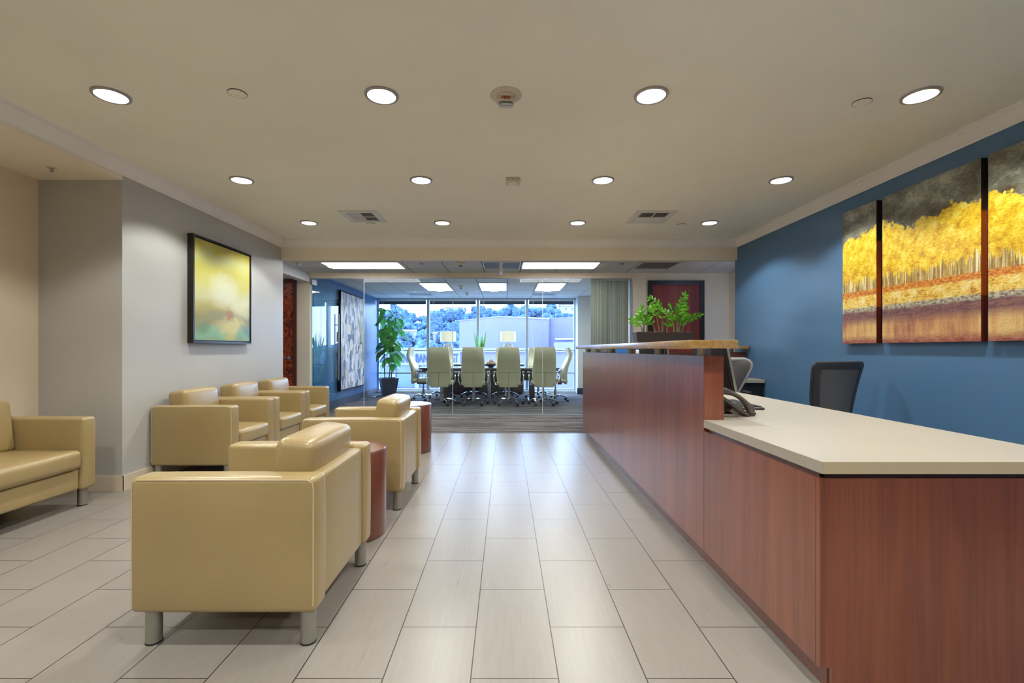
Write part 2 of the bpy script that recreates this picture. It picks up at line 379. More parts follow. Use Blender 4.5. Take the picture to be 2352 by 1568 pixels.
# ------------------------------------------------------------------ mesh helpers
class MB:
    """collects shapes that end up as ONE mesh object"""
    def __init__(s): s.v = []; s.f = []; s.sm = []
    def add(s, vs, fs, smooth=False, mat=None):
        o = len(s.v)
        for p in vs:
            p = Vector(p)
            if mat is not None: p = mat @ p
            s.v.append(p)
        for f in fs: s.f.append([i+o for i in f]); s.sm.append(smooth)
        return s
    def box(s, x0, x1, y0, y1, z0, z1, mat=None):
        vs = [(x, y, z) for x in (x0, x1) for y in (y0, y1) for z in (z0, z1)]
        fs = [(0, 1, 3, 2), (4, 6, 7, 5), (0, 4, 5, 1), (2, 3, 7, 6), (0, 2, 6, 4), (1, 5, 7, 3)]
        return s.add(vs, fs, False, mat)
    def rbox(s, x0, x1, y0, y1, z0, z1, r=.01, puff=(0, 0, 0), n=4, mat=None, seg=3):
        """box with rounded edges; puff swells the faces across x, y, z"""
        c = Vector(((x0+x1)/2, (y0+y1)/2, (z0+z1)/2)); h = Vector(((x1-x0)/2, (y1-y0)/2, (z1-z0)/2))
        r = min(r, h.x*.98, h.y*.98, h.z*.98)
        def axis(hh):
            a = [-hh + r*(1-math.cos(k/seg*PI/4)/1)*0 + r*k/seg for k in range(seg)]
            inner = [(-hh+r) + 2*(hh-r)*k/n for k in range(n+1)]
            return a + inner + [hh - r*k/seg for k in range(seg-1, -1, -1)]
        ax = [axis(h[i]) for i in range(3)]
        vs = []; fs = []; idx = {}
        def vert(p):
            k = (round(p[0], 5), round(p[1], 5), round(p[2], 5))
            if k in idx: return idx[k]
            q = Vector(p); inn = Vector([max(-(h[i]-r), min(h[i]-r, q[i])) for i in range(3)])
            d = q - inn
            if d.length > 1e-9: q = inn + d.normalized()*r
            u = [q[i]/h[i] for i in range(3)]
            for i in range(3):
                j, kk = (i+1) % 3, (i+2) % 3
                q[i] += math.copysign(1, u[i])*abs(u[i])*puff[i]*max(0, 1-u[j]**2)*max(0, 1-u[kk]**2) if puff[i] else 0
            q = q + c
            if mat is not None: q = mat @ q
            idx[k] = len(vs); vs.append(q); return idx[k]
        for i in range(3):
            j, k = (i+1) % 3, (i+2) % 3
            for sgn in (-1, 1):
                for a in range(len(ax[j])-1):
                    for b in range(len(ax[k])-1):
                        q = []
                        for (aa, bb) in ((a, b), (a+1, b), (a+1, b+1), (a, b+1)):
                            p = [0, 0, 0]; p[i] = sgn*h[i]; p[j] = ax[j][aa]; p[k] = ax[k][bb]; q.append(vert(p))
                        if sgn < 0: q.reverse()
                        if len(set(q)) > 2: fs.append(q)
        return s.add(vs, fs, True)
    def lathe(s, prof, n=24, mat=None, smooth=True, cap=True):
        vs = []; fs = []
        for (r, z) in prof:
            for k in range(n):
                a = 2*PI*k/n; vs.append((r*math.cos(a), r*math.sin(a), z))
        for i in range(len(prof)-1):
            for k in range(n):
                a, b = i*n+k, i*n+(k+1) % n; fs.append((a, b, b+n, a+n))
        s.add(vs, fs, smooth, mat)
        if cap:
            for i, rev in ((0, True), (len(prof)-1, False)):
                if prof[i][0] > 1e-4:
                    ring = [vs[i*n+k] for k in range(n)]
                    s.add(ring, [list(range(n))[::-1] if rev else list(range(n))], False, mat)
        return s
    def cyl(s, p0, p1, r0, r1=None, n=16, smooth=True):
        r1 = r0 if r1 is None else r1
        p0 = Vector(p0); p1 = Vector(p1); d = p1-p0
        m = Matrix.Translation(p0) @ d.to_track_quat('Z', 'Y').to_matrix().to_4x4()
        return s.lathe([(r0, 0), (r1, d.length)], n, m, smooth)
    def tube(s, pts, r, n=8, cap=True):
        pts = [Vector(p) for p in pts]; rs = r if isinstance(r, (list, tuple)) else [r]*len(pts)
        up = Vector((0, 0, 1)); vs = []; fs = []; prev = None
        for i, p in enumerate(pts):
            d = (pts[min(i+1, len(pts)-1)] - pts[max(i-1, 0)]).normalized()
            if prev is None:
                a = d.cross(up) if abs(d.dot(up)) < .95 else d.cross(Vector((1, 0, 0)))
            else: a = prev - d*prev.dot(d)
            a.normalize(); prev = a; b = d.cross(a)
            for k in range(n):
                t = 2*PI*k/n; vs.append(p + (a*math.cos(t)+b*math.sin(t))*rs[i])
        for i in range(len(pts)-1):
            for k in range(n): fs.append((i*n+k, i*n+(k+1) % n, (i+1)*n+(k+1) % n, (i+1)*n+k))
        if cap: fs.append(list(range(n))[::-1]); fs.append([(len(pts)-1)*n+k for k in range(n)])
        return s.add(vs, fs, True)
    def loft(s, rings, closed=True, cap=True, smooth=True, mat=None):
        n = len(rings[0]); vs = [p for r in rings for p in r]; fs = []
        for i in range(len(rings)-1):
            for k in range(n if closed else n-1):
                fs.append((i*n+k, i*n+(k+1) % n, (i+1)*n+(k+1) % n, (i+1)*n+k))
        if cap: fs.append(list(range(n))[::-1]); fs.append([(len(rings)-1)*n+k for k in range(n)])
        return s.add(vs, fs, smooth, mat)
    def extrude(s, poly, axis, a, b):
        """poly of 2-D points swept along axis from a to b (axis 0: (y,z), 1: (x,z), 2: (x,y))"""
        def P(p, t): return {0: (t, p[0], p[1]), 1: (p[0], t, p[1]), 2: (p[0], p[1], t)}[axis]
        n = len(poly)
        vs = [P(p, a) for p in poly] + [P(p, b) for p in poly]
        fs = [(k, (k+1) % n, n+(k+1) % n, n+k) for k in range(n)] + [list(range(n))[::-1], [n+k for k in range(n)]]
        return s.add(vs, fs, False)
    def build(s, name, mat, parent=None, recalc=True, autosmooth=True):
        me = bpy.data.meshes.new(name)
        me.from_pydata([tuple(v) for v in s.v], [], s.f)
        for p, sm in zip(me.polygons, s.sm): p.use_smooth = sm
        if recalc:
            bm = bmesh.new(); bm.from_mesh(me); bmesh.ops.recalc_face_normals(bm, faces=bm.faces)
            if autosmooth:
                for e in bm.edges:
                    if len(e.link_faces) == 2 and e.calc_face_angle(0) > .7: e.smooth = False
            bm.to_mesh(me); bm.free()
        me.materials.append(mat)
        o = bpy.data.objects.new(name, me); C.objects.link(o)
        if parent is not None: o.parent = parent
        return o

def empty(name, loc=(0, 0, 0), rz=0.0):
    o = bpy.data.objects.new(name, None); C.objects.link(o)
    o.location = loc; o.rotation_euler = (0, 0, rz); o.empty_display_size = .1
    return o
def tag(o, label=None, cat=None, group=None, kind=None):
    if label: o['label'] = label
    if cat: o['category'] = cat
    if group: o['group'] = group
    if kind: o['kind'] = kind
    return o
def thing(name, label, cat, loc=(0, 0, 0), rz=0.0, group=None): return tag(empty(name, loc, rz), label, cat, group)
def struct(name, mb, mat, label=None, parent=None):
    o = mb.build(name, mat, parent)
    if parent is None: o['kind'] = 'structure'; o['category'] = name.split('_')[0]
    if label: o['label'] = label
    return o
def copy_tree(o, loc=None, rz=None, label=None, group=None, parent=None):
    c = o.copy(); C.objects.link(c)
    if parent is not None:
        c.parent = parent; c.matrix_parent_inverse = o.matrix_parent_inverse.copy()
    if loc is not None: c.location = loc
    if rz is not None: c.rotation_euler = (0, 0, rz)
    if label: c['label'] = label
    if group: c['group'] = group
    for ch in [x for x in C.objects if x.parent == o]: copy_tree(ch, parent=c)
    return c

# ------------------------------------------------------------------ the setting
ZC = 2.66; YB = -4.2; XL = -3.11; XR = 3.2; YH = 6.5; ZH = 2.382; YG = 8.2; ZHALL = 2.476; YW = 12.5; ZCONF = 2.5
struct('floor', MB().box(-3.95, 3.3, YB, 6.457, -.1, 0), M['tile'], 'pale cream rectangular floor tiles with dark joints in the lobby')
struct('floor_carpet', MB().box(-7, 4.6, 6.457, YW+.12, -.1, .003), M['carpet'], 'streaky grey carpet in the hall and meeting room')
struct('ceiling', MB().box(-3.95, 3.3, YB, YH+.02, ZC, ZC+.1), M['ceiling'], 'smooth cream lobby ceiling')
struct('ceiling_hall', MB().box(-7, 4.6, YH+.1, YG+.12, ZHALL, ZHALL+.1), M['grid_hall'], 'grey tiled drop ceiling over the hall')
struct('ceiling_meeting_room', MB().box(-3.5, 2.7, YG, YW+.15, ZCONF, ZCONF+.1), M['grid_conf'], 'tiled drop ceiling of the meeting room')
struct('wall_left', MB().box(-3.95, XL, 3.811, 6.56, 0, ZC), M['taupe'], 'grey taupe wall behind the row of armchairs')
struct('wall_alcove', MB().box(-3.95, -3.79, YB, 3.811, 0, ZC), M['beige'], 'beige back wall of the sofa alcove')
struct('wall_alcove_beam', MB().box(-3.79, XL, YB, 3.811, 2.519, ZC), M['header'], 'cream beam above the sofa alcove')
struct('wall_right', MB().box(XR, XR+.12, YB, 6.57, 0, ZC), M['bluewall'], 'blue wall behind the reception desk')
struct('wall_back', MB().box(-3.95, 3.3, YB-.1, YB, 0, ZC), M['beige'], 'beige wall at the near end of the lobby')
struct('wall_header', MB().box(XL, XR, YH, YH+.1, ZH, ZC), M['header'], 'cream header beam between lobby and hall')
struct('wall_left_hall', MB().box(-7, -3.95, 6.46, 6.56, 0, ZHALL), M['hallwall'])
struct('wall_hall_soffit', MB().box(-3.56, -3.42, 6.56, YG, 2.32, ZHALL), M['white_wall'], 'white soffit over the opening to the left corridor')
struct('wall_hall_left', MB().box(-7, -3.42, YG, YG+.12, 0, ZHALL), M['hallwall'], 'pinkish beige hall wall beside the glass door')
struct('wall_hall_header', MB().box(-3.42, 2.2, YG-.03, YG+.09, 2.385, ZCONF), M['hallwall'], 'beige band above the glass partition')
struct('wall_hall_right', MB().box(2.2, 4.6, YG, YG+.12, 0, ZHALL), M['hallwall'], 'beige hall wall around the cherry door')
struct('wall_hall_side', MB().box(3.9, 4.02, 6.0, YG, 0, ZHALL), M['hallwall'], 'beige side wall at the end of the hall')
struct('wall_hall_return', MB().box(XR+.12, 4.6, 5.9, 6.0, 0, ZHALL), M['hallwall'])
struct('wall_corridor_end', MB().box(-7.1, -7, 6.46, YG+.12, 0, ZHALL), M['hallwall'])
struct('wall_meeting_left', MB().box(-3.56, -3.4, YG+.12, YW+.15, 0, ZCONF), M['confblue'], 'deep blue wall of the meeting room')
struct('wall_meeting_right', MB().box(2.45, 2.6, YG+.12, YW+.15, 0, ZCONF), M['white_wall'])
struct('wall_column', MB().box(1.84, 2.45, 12.02, YW+.15, 0, ZCONF), M['white_wall'], 'pale grey column at the right of the windows')

def crown(name, pts, label):
    """crown moulding profile swept between two points along an inside wall; pts = (start, end, inward normal)"""
    prof = [(0, -.104), (.010, -.104), (.012, -.090), (.020, -.084), (.034, -.060), (.052, -.032), (.064, -.022), (.064, -.012), (.074, -.008), (.074, 0), (0, 0)]
    a, b, nrm = Vector(pts[0]), Vector(pts[1]), Vector(pts[2]); d = (b-a).normalized()
    mb = MB(); r0 = []; r1 = []
    for (o, z) in prof:
        r0.append(a + nrm*o + Vector((0, 0, z))); r1.append(b + nrm*o + Vector((0, 0, z)))
    mb.loft([r0, r1], True, True, False)
    struct(name, mb, M['crown'], label)
crown('trim_1', ((XL, YB, ZC), (XL, YH, ZC), (1, 0, 0)), 'white crown moulding along the left wall')
crown('trim_2', ((XL, YH, ZC), (XR, YH, ZC), (0, -1, 0)), 'white crown moulding along the header beam')
crown('trim_3', ((XR, YB, ZC), (XR, YH, ZC), (-1, 0, 0)), 'white crown moulding along the blue wall')
struct('baseboard_left', MB().box(XL, XL+.012, 3.80, 6.56, 0, .122), M['base_cream'])
struct('baseboard_alcove', MB().box(-3.79, XL+.012, 3.799, 3.811, 0, .122), M['base_cream'])
struct('baseboard_alcove_back', MB().box(-3.79, -3.778, YB, 3.799, 0, .122), M['base_cream'])
struct('baseboard_right', MB().box(XR-.012, XR, YB, 6.57, 0, .10), M['base_dark'])
struct('baseboard_meeting', MB().box(-3.4, -3.39, YG+.12, YW, 0, .14), M['base_dark'])
struct('baseboard_column', MB().box(1.82, 2.45, 12.0, 12.02, 0, .16), M['base_dark'])
struct('trim_4', MB().box(-3.11, 1.04, 6.447, 6.467, 0, .005), M['darkgrey'], 'thin dark strip where tile meets carpet')

# glass partition and its door
gp = empty('wall_partition'); tag(gp, 'full height clear glass partition of the meeting room', 'partition', kind='structure')
xs = [-2.475, -.926, .638, 2.17]
for a, b in zip(xs, xs[1:]): MB().box(a+.003, b-.003, YG, YG+.012, .02, 2.385).build('glass_pane', M['glass'], gp)
for x in xs[:3]: MB().box(x-.004, x+.004, YG-.001, YG+.013, .02, 2.385).build('joint_strip', M['seal'], gp)
MB().box(2.17, 2.2, YG-.01, YG+.03, 0, 2.385).build('end_post', M['alu'], gp)
MB().box(-2.475, 2.17, YG-.008, YG+.02, 0, .02).build('floor_channel', M['alu'], gp)
MB().box(-3.42, 2.17, YG-.008, YG+.02, 2.375, 2.39).build('head_channel', M['alu'], gp)
d1 = empty('door_1', (-3.39, YG+.02, 0), math.radians(83)); tag(d1, 'frameless glass door standing open into the meeting room', 'door', kind='structure')
MB().box(0, .96, -.006, .006, .012, 2.37).build('glass_leaf', M['glass_door'], d1)
MB().box(-.02, .13, -.018, .018, 2.28, 2.37).build('hinge_patch', M['steel'], d1)
MB().box(-.02, .13, -.018, .018, .005, .09).build('hinge_patch', M['steel'], d1)
for sy in (-1, 1):
    h = MB(); h.cyl((.89, sy*.045, .55), (.89, sy*.045, 1.83), .012)
    for z in (.75, 1.62): h.cyl((.89, 0, z), (.89, sy*.045, z), .008)
    h.build('pull_handle', M['steel'], d1)

def door(name, x0, x1, ztop, y, mat, frame, label, fw=.085, plate=False):
    d = empty(name, ((x0+x1)/2, y, 0)); tag(d, label, 'door', kind='structure')
    w = (x1-x0)/2
    f = MB(); f.box(-w, -w+fw, -.03, .02, 0, ztop); f.box(w-fw, w, -.03, .02, 0, ztop); f.box(-w+fw, w-fw, -.03, .02, ztop-fw, ztop)
    f.build('frame', frame, d)
    MB().box(-w+fw, w-fw, -.012, .02, 0, ztop-fw).build('leaf', mat, d)
    h = MB(); h.cyl((w-fw-.07, -.012, 1.0), (w-fw-.07, -.06, 1.0), .012); h.cyl((w-fw-.07, -.055, 1.0), (w-fw-.19, -.055, 1.0), .010)
    h.cyl((w-fw-.07, -.012, 1.0), (w-fw-.07, -.018, 1.0), .028); h.build('lever_handle', M['steel'], d)
    if plate:
        MB().rbox(-.13, .15, -.02, -.012, 1.80, 1.875, .003, n=1).build('name_plate', M['darkgrey'], d)
    return d
door('door_2', -4.72, -3.645, 2.37, YG-.005, M['burl'], plain('dark_red_frame', (.09, .02, .01), .35), 'orange red burl wood door in the left corridor, glimpsed past the grey wall', .06)
door('door_3', 2.47, 3.45, 2.345, YG-.005, M['door_cherry'], M['door_dark'], 'deep red cherry door with black frame behind the plants', .075, True)
d4 = door('door_4', 0, .95, 2.345, 0, M['door_cherry'], M['door_dark'], 'dark framed door on the hall side wall, seen edge-on')
d4.location = (3.895, 7.4, 0); d4.rotation_euler = (0, 0, -PI/2)

# windows of the meeting room
wx = [-3.4, -2.06, -.74, .556, 1.84]
for i in range(4):
    a, b = wx[i], wx[i+1]
    w = empty('window_%d' % (i+1), ((a+b)/2, YW, 0)); tag(w, 'tall meeting room window, bay %s from the blue wall' % ('first second third fourth'.split()[i]), 'window', kind='structure')
    hw = (b-a)/2
    f = MB()
    f.box(-hw, -hw+.035, -.05, .06, .0, ZCONF); f.box(hw-.035, hw, -.05, .06, 0, ZCONF)
    f.box(-hw+.035, hw-.035, -.05, .06, 0, .10); f.box(-hw+.035, hw-.035, -.05, .06, ZCONF-.04, ZCONF)
    f.build('frame', M['alu'], w)
    MB().box(-hw+.035, hw-.035, -.03, .03, .505, .545).build('rail', M['alu'], w)
    MB().box(-hw+.035, hw-.035, -.03, .03, 1.105, 1.13).build('rail', M['alu'], w)
    MB().box(-hw+.035, hw-.035, -.004, .004, .10, ZCONF-.04).build('pane', M['winglass'], w)
    MB().box(-hw-.0, hw, -.16, -.05, .0, .06).build('sill', M['white_metal'], w)
    bl = thing('roller_blind', 'dark blue roller blind drawn up over %s window bay from the blue wall' % ('first second third fourth'.split()[i]), 'blind', ((a+b)/2, YW-.09, 2.40), group='rolled up blinds at the top of the windows')
    MB().box(-hw+.05, hw-.05, -.012, .0, -.065, .02).build('cloth', M['shade_dark'], bl)
    MB().box(-hw+.05, hw-.05, -.03, .02, .02, .055).build('headrail', M['white_metal'], bl)
    c = MB(); c.cyl((-hw+.14, -.02, .02), (-hw+.14, -.02, -1.3), .003, n=6); c.cyl((-hw+.17, -.02, .02), (-hw+.17, -.02, -1.3), .003, n=6)
    c.build('pull_cord', M['white'], bl)
por_d = bpy.data.lights.new('window_portal', 'AREA'); por_d.shape = 'RECTANGLE'; por_d.size = 5.1; por_d.size_y = 2.4
por_d.cycles.is_portal = True
por = bpy.data.objects.new('window_portal', por_d); C.objects.link(por); por.location = (-.78, YW+.1, 1.25); por.rotation_euler = (PI/2, 0, PI)
por.rotation_euler = Vector((0, -1, 0)).to_track_quat('-Z', 'Y').to_euler()

# striped sliding panels behind the glass at the right
for k, (a, b, lab) in enumerate(((1.50, 1.85, 'left striped grey fabric panel hanging behind the glass partition'), (1.856, 2.16, 'right striped grey fabric panel hanging beside the partition end'))):
    t = thing('fabric_panel', lab, 'panel curtain', ((a+b)/2, YG+.1, 0), group='striped panels behind the glass')
    hw = (b-a)/2
    MB().box(-hw, hw, -.004, .004, .03, 2.36).build('cloth', M['striped'], t)
    MB().box(-hw, hw, -.012, .012, 2.36, 2.40).build('top_rail', M['white_metal'], t)
    MB().box(-hw, hw, -.008, .008, .01, .03).build('bottom_bar', M['white_metal'], t)

# ------------------------------------------------------------------ ceiling fixtures
def make_downlight():
    t = empty('downlight', (0, 0, 0))
    MB().lathe([(.082, -.002), (.082, -.010), (.088, -.0125), (.097, -.010), (.100, -.004), (.100, 0.0), (.082, 0.0)], 36, cap=False).build('trim_ring', M['trimring'], t)
    MB().lathe([(.0, -.0035), (.05, -.0035), (.082, -.006), (.082, -.0015), (0.0, -.0015)], 36, cap=False).build('lens', M['lens'], t)
    ld = bpy.data.lights.new('downlight_bulb', 'SPOT'); ld.energy = SPOT_W; ld.color = LAMP_C
    ld.spot_size = math.radians(128); ld.spot_blend = .28; ld.shadow_soft_size = .06
    lo = bpy.data.objects.new('bulb', ld); C.objects.link(lo); lo.parent = t; lo.location = (0, 0, -.03)
    return t
rows = [(2.80, [-2.35, -.74, .865, 2.47]), (4.20, [-2.36, -.757, .866, 2.457]), (5.61, [-2.35, -.756, .855, 2.43]),
        (1.40, [-2.35, -.745, .865, 2.46]), (-.30, [-2.35, -.745, .865, 2.46]), (-1.8, [-2.35, -.745, .865, 2.46])]  # last two rows: unseen fill lamps added to brighten near faces and ceiling
colw = ['first from the left wall', 'second from the left wall', 'second from the blue wall', 'first from the blue wall']
roww = ['row nearest the camera in view', 'middle row in view', 'row nearest the header beam', 'row above the camera', 'added fill row behind the camera', 'last added fill row behind camera']
dl0 = make_downlight(); used = False
for (y, xx), rw in zip(rows, roww):
    for x, cw in zip(xx, colw):
        lab = 'round recessed downlight, %s in the %s' % (cw, rw)
        if not used: dl0.location = (x, y, ZC); tag(dl0, lab, 'downlight', 'recessed lobby downlights'); used = True
        else: copy_tree(dl0, (x, y, ZC), 0, lab)
# blank round sprinkler covers
cover_spots = [(-1.588, 2.78, 'pale round sprinkler cover between the two left near downlights'), (2.18, 2.88, 'pale round sprinkler cover beside the near right downlight'),
               (-1.62, 5.66, 'tiny round sprinkler cover behind the left air vent'), (2.13, 5.70, 'tiny round sprinkler cover beside the far right downlight')]
cv = None
for x, y, lab in cover_spots:
    if cv is None:
        cv = MB().lathe([(0, -.004), (.046, -.004), (.05, -.0015), (.05, 0)], 28, cap=False).build('sprinkler_cover', M['ceiling'])
        cv.location = (x, y, ZC-.003); tag(cv, lab, 'sprinkler cover', 'sprinkler covers in the lobby ceiling')
        MB().lathe([(.0505, -.0015), (.0525, -.0015), (.0525, .003), (.0505, .003)], 28, cap=False).build('shadow_gap_ring', M['darkgrey'], cv)  # dark ring stands in for the thin line of shade round the cover
    else: copy_tree(cv, (x, y, ZC-.003), 0, lab)
# fire strobe
fs = thing('fire_strobe', 'round ivory ceiling strobe lettered FIRE in red', 'fire alarm', (0, 2.80, ZC))
MB().lathe([(0, -.010), (.088, -.010), (.094, -.006), (.094, 0), (0, 0)], 40, cap=False).build('base_plate', M['offwhite'], fs)
MB().lathe([(.058, -.010), (.057, -.016), (.050, -.022), (0, -.022)], 32, cap=False).build('collar', M['offwhite'], fs)
MB().rbox(-.054, .054, -.03, .03, -.046, -.016, .008, n=2).build('housing', M['offwhite'], fs)
dome = glass('strobe_lens_plastic', (.85, .85, .85), 1.5)
MB().rbox(-.046, .046, -.026, .030, -.068, -.046, .012, n=2).build('lens', dome, fs)
MB().rbox(-.03, .03, -.012, .012, -.060, -.047, .004, n=1).build('flash_tube', M['chrome'], fs)
def text(s, size, mat, parent, loc, rot, ext=.001, sx=1.0, bold=0.0, name='lettering', align='CENTER'):
    cu = bpy.data.curves.new(name, 'FONT'); cu.body = s; cu.size = size; cu.extrude = ext; cu.align_x = align; cu.align_y = 'CENTER'; cu.offset = bold
    o = bpy.data.objects.new(name, cu); C.objects.link(o); o.data.materials.append(mat)
    bpy.context.view_layer.update()
    me = bpy.data.meshes.new_from_object(o.evaluated_get(bpy.context.evaluated_depsgraph_get()))
    bpy.data.objects.remove(o); o = bpy.data.objects.new(name, me); C.objects.link(o)
    o.parent = parent; o.location = loc; o.rotation_euler = rot; o.scale = (sx, 1, 1); return o
text('FIRE', .026, M['redtext'], fs, (0, -.0312, -.031), (PI/2, 0, 0), .0006, 1.15, .0008)
# motion detector
md = thing('motion_sensor', 'small square ceiling sensor with round lens behind the strobe', 'sensor', (.06, 4.2, ZC))
MB().rbox(-.062, .062, -.062, .062, -.03, 0, .008, n=1).build('housing', M['offwhite'], md)
MB().lathe([(.046, -.03), (.045, -.036), (.03, -.039), (0, -.040)], 28, cap=False).build('lens', M['white'], md)
MB().cyl((0, -.0615, -.015), (0, -.0635, -.015), .004, n=10).build('indicator', M['black'], md)
# air diffusers
def vent(x0, x1, y0, y1, lab, flip):
    cx, cy = (x0+x1)/2, (y0+y1)/2; t = thing('air_vent', lab, 'air vent', (cx, cy, ZC), group='square air vents in the lobby ceiling')
    hx, hy = (x1-x0)/2, (y1-y0)/2; ix, iy = hx-.07, hy-.07
    f = MB()
    f.box(-hx, -ix, -hy, hy, -.009, 0); f.box(ix, hx, -hy, hy, -.009, 0); f.box(-ix, ix, -hy, -iy, -.009, 0); f.box(-ix, ix, iy, hy, -.009, 0)
    f.build('frame', M['white_metal'], t)
    MB().box(-ix, ix, -iy, iy, -.002, 0).build('duct_opening', M['vent_dark'], t)
    L = MB(); n = 8
    for q in range(4):
        qx0, qx1 = (-ix, 0) if q % 2 == 0 else (0, ix); qy0, qy1 = (-iy, 0) if q < 2 else (0, iy)
        ang = (40 if q % 2 else -40) if not flip else (-40 if q < 2 else 40)
        for k in range(n):
            xm = qx0+(qx1-qx0)*(k+.5)/n
            m = Matrix.Translation((xm, 0, -.007)) @ Matrix.Rotation(math.radians(ang), 4, 'Y')
            L.box(-.0085, .0085, qy0+.006, qy1-.006, -.0009, .0009, m)
    L.box(-.004, .004, -iy, iy, -.012, -.002); L.box(-ix, ix, -.004, .004, -.012, -.002)
    L.build('louvres', M['white_metal'], t)
vent(-1.83, -1.41, 5.12, 5.58, 'square white air vent between the left far downlights', False)
vent(1.43, 1.88, 5.12, 5.62, 'square white air vent between the right far downlights', True)
# hall fixtures
def troffer(name, cx, cy, z, lx, ly, lab, along_x):
    t = thing(name, lab, 'ceiling light', (cx, cy, z), group='lit rectangular ceiling panels')
    f = MB(); e = .02
    f.box(-lx/2, lx/2, -ly/2, -ly/2+e, -.012, 0); f.box(-lx/2, lx/2, ly/2-e, ly/2, -.012, 0)
    f.box(-lx/2, -lx/2+e, -ly/2+e, ly/2-e, -.012, 0); f.box(lx/2-e, lx/2, -ly/2+e, ly/2-e, -.012, 0)
    f.build('frame', M['white_metal'], t)
    MB().box(-lx/2+e, lx/2-e, -ly/2+e, ly/2-e, -.006, -.001).build('diffuser', M['troffer'], t)
    ring = []
    n = 10; w = .11
    a, b = (-lx/2+e+.02, lx/2-e-.02) if along_x else (-ly/2+e+.02, ly/2-e-.02)
    prof = [(w*math.cos(PI*k/n), -.006-.03*math.sin(PI*k/n)) for k in range(n+1)]
    r0, r1 = [], []
    for (o, zz) in prof:
        r0.append((a, o, zz) if along_x else (o, a, zz)); r1.append((b, o, zz) if along_x else (o, b, zz))
    MB().loft([r0, r1], False, True, True).build('basket', M['troffer_b'], t)
    return t
troffer('ceiling_light', -2.235, 7.425, ZHALL, 1.20, .59, 'long lit ceiling panel over the hall near the left corridor', True)
troffer('ceiling_light', .85, 7.425, ZHALL, 1.20, .59, 'long lit ceiling panel over the hall right of centre', True)
troffer('ceiling_light', -1.49, 10.16, ZCONF, .59, 1.20, 'lit ceiling panel in the meeting room nearest the blue wall', False)
troffer('ceiling_light', -.27, 10.16, ZCONF, .59, 1.20, 'lit ceiling panel over the middle of the meeting table', False)
troffer('ceiling_light', .945, 10.16, ZCONF, .59, 1.20, 'lit ceiling panel in the meeting room nearest the striped panels', False)
def grille(cx, cy, z, lx, ly, lab):
    t = thing('return_grille', lab, 'air grille', (cx, cy, z), group='grey air grilles in the tiled ceilings')
    f = MB(); e = .015
    f.box(-lx/2, lx/2, -ly/2, -ly/2+e, -.008, 0); f.box(-lx/2, lx/2, ly/2-e, ly/2, -.008, 0)
    f.box(-lx/2, -lx/2+e, -ly/2+e, ly/2-e, -.008, 0); f.box(lx/2-e, lx/2, -ly/2+e, ly/2-e, -.008, 0); f.build('frame', M['white_metal'], t)
    MB().box(-lx/2+e, lx/2-e, -ly/2+e, ly/2-e, -.005, -.001).build('perforated_plate', M['grey_vent'], t)
grille(-.065, 7.425, ZHALL, .59, .59, 'dark grey air grille behind the edge-on hanging sign')
grille(2.375, 7.425, ZHALL, .59, .59, 'dark grey air grille in the hall ceiling in front of the cherry door')
grille(-2.10, 11.55, ZCONF, .59, .40, 'pale grey air grille above the fig tree')
grille(.93, 11.55, ZCONF, .59, .40, 'pale grey air grille near the right window bay')
sg = thing('exit_sign', 'thin white plate hanging from the hall ceiling, seen edge-on', 'sign', (-.075, 7.0, ZHALL))
MB().rbox(-.025, .025, -.16, .16, -.03, 0, .006, n=1).build('canopy', M['white_metal'], sg)
MB().rbox(-.022, .022, -.15, .15, -.195, -.03, .004, n=1).build('panel', M['white_metal'], sg)
def detector(x, y, z, r, lab, dark=True):
    t = thing('smoke_detector', lab, 'smoke detector', (x, y, z), group='detectors under the tiled ceilings')
    MB().lathe([(r, 0), (r, -.008), (r*.9, -.014), (r*.5, -.03), (0, -.03)], 28, cap=False).build('base', M['offwhite'], t)
    MB().lathe([(r*.46, -.03), (r*.42, -.045), (r*.36, -.05)], 24, cap=False).build('chamber', M['offwhite'], t)
    MB().lathe([(r*.36, -.05), (r*.30, -.062), (0, -.064)], 24, cap=False).build('tip', M['darkgrey'] if dark else M['white'], t)
detector(-.69, 7.2, ZHALL, .085, 'ivory smoke detector left of the hanging sign')
detector(-3.13, 7.1, ZHALL, .085, 'ivory detector in the hall near the left corridor', False)
detector(-.95, 10.0, ZCONF, .07, 'grey detector in the meeting room between the first two light panels')
detector(-.93, 11.2, ZCONF, .06, 'small detector near the windows above the first lamp')
def sprinkler(x, y, z, lab, m='darkgrey'):
    t = thing('sprinkler', lab, 'sprinkler', (x, y, z), group='pendent sprinklers')
    MB().lathe([(.03, 0), (.028, -.006), (.012, -.008)], 20, cap=False).build('escutcheon', M[m], t)
    m = MB(); m.cyl((0, 0, -.006), (0, 0, -.03), .007, n=10); m.lathe([(0, -.032), (.015, -.032), (.015, -.030), (0, -.030)], 16, cap=False); m.build('head', M['steel'], t)
sprinkler(-1.31, 7.3, ZHALL, 'small dark sprinkler head right of the left hall light')
sprinkler(1.80, 7.3, ZHALL, 'small dark sprinkler head right of the right hall light')
sprinkler(-1.50, 11.1, ZCONF, 'small sprinkler head beyond the first meeting room light')
sprinkler(.95, 11.1, ZCONF, 'small sprinkler head beyond the third meeting room light')
sprinkler(-3.43, 3.55, 2.519, 'small sprinkler head under the alcove beam above the sofa', 'offwhite')

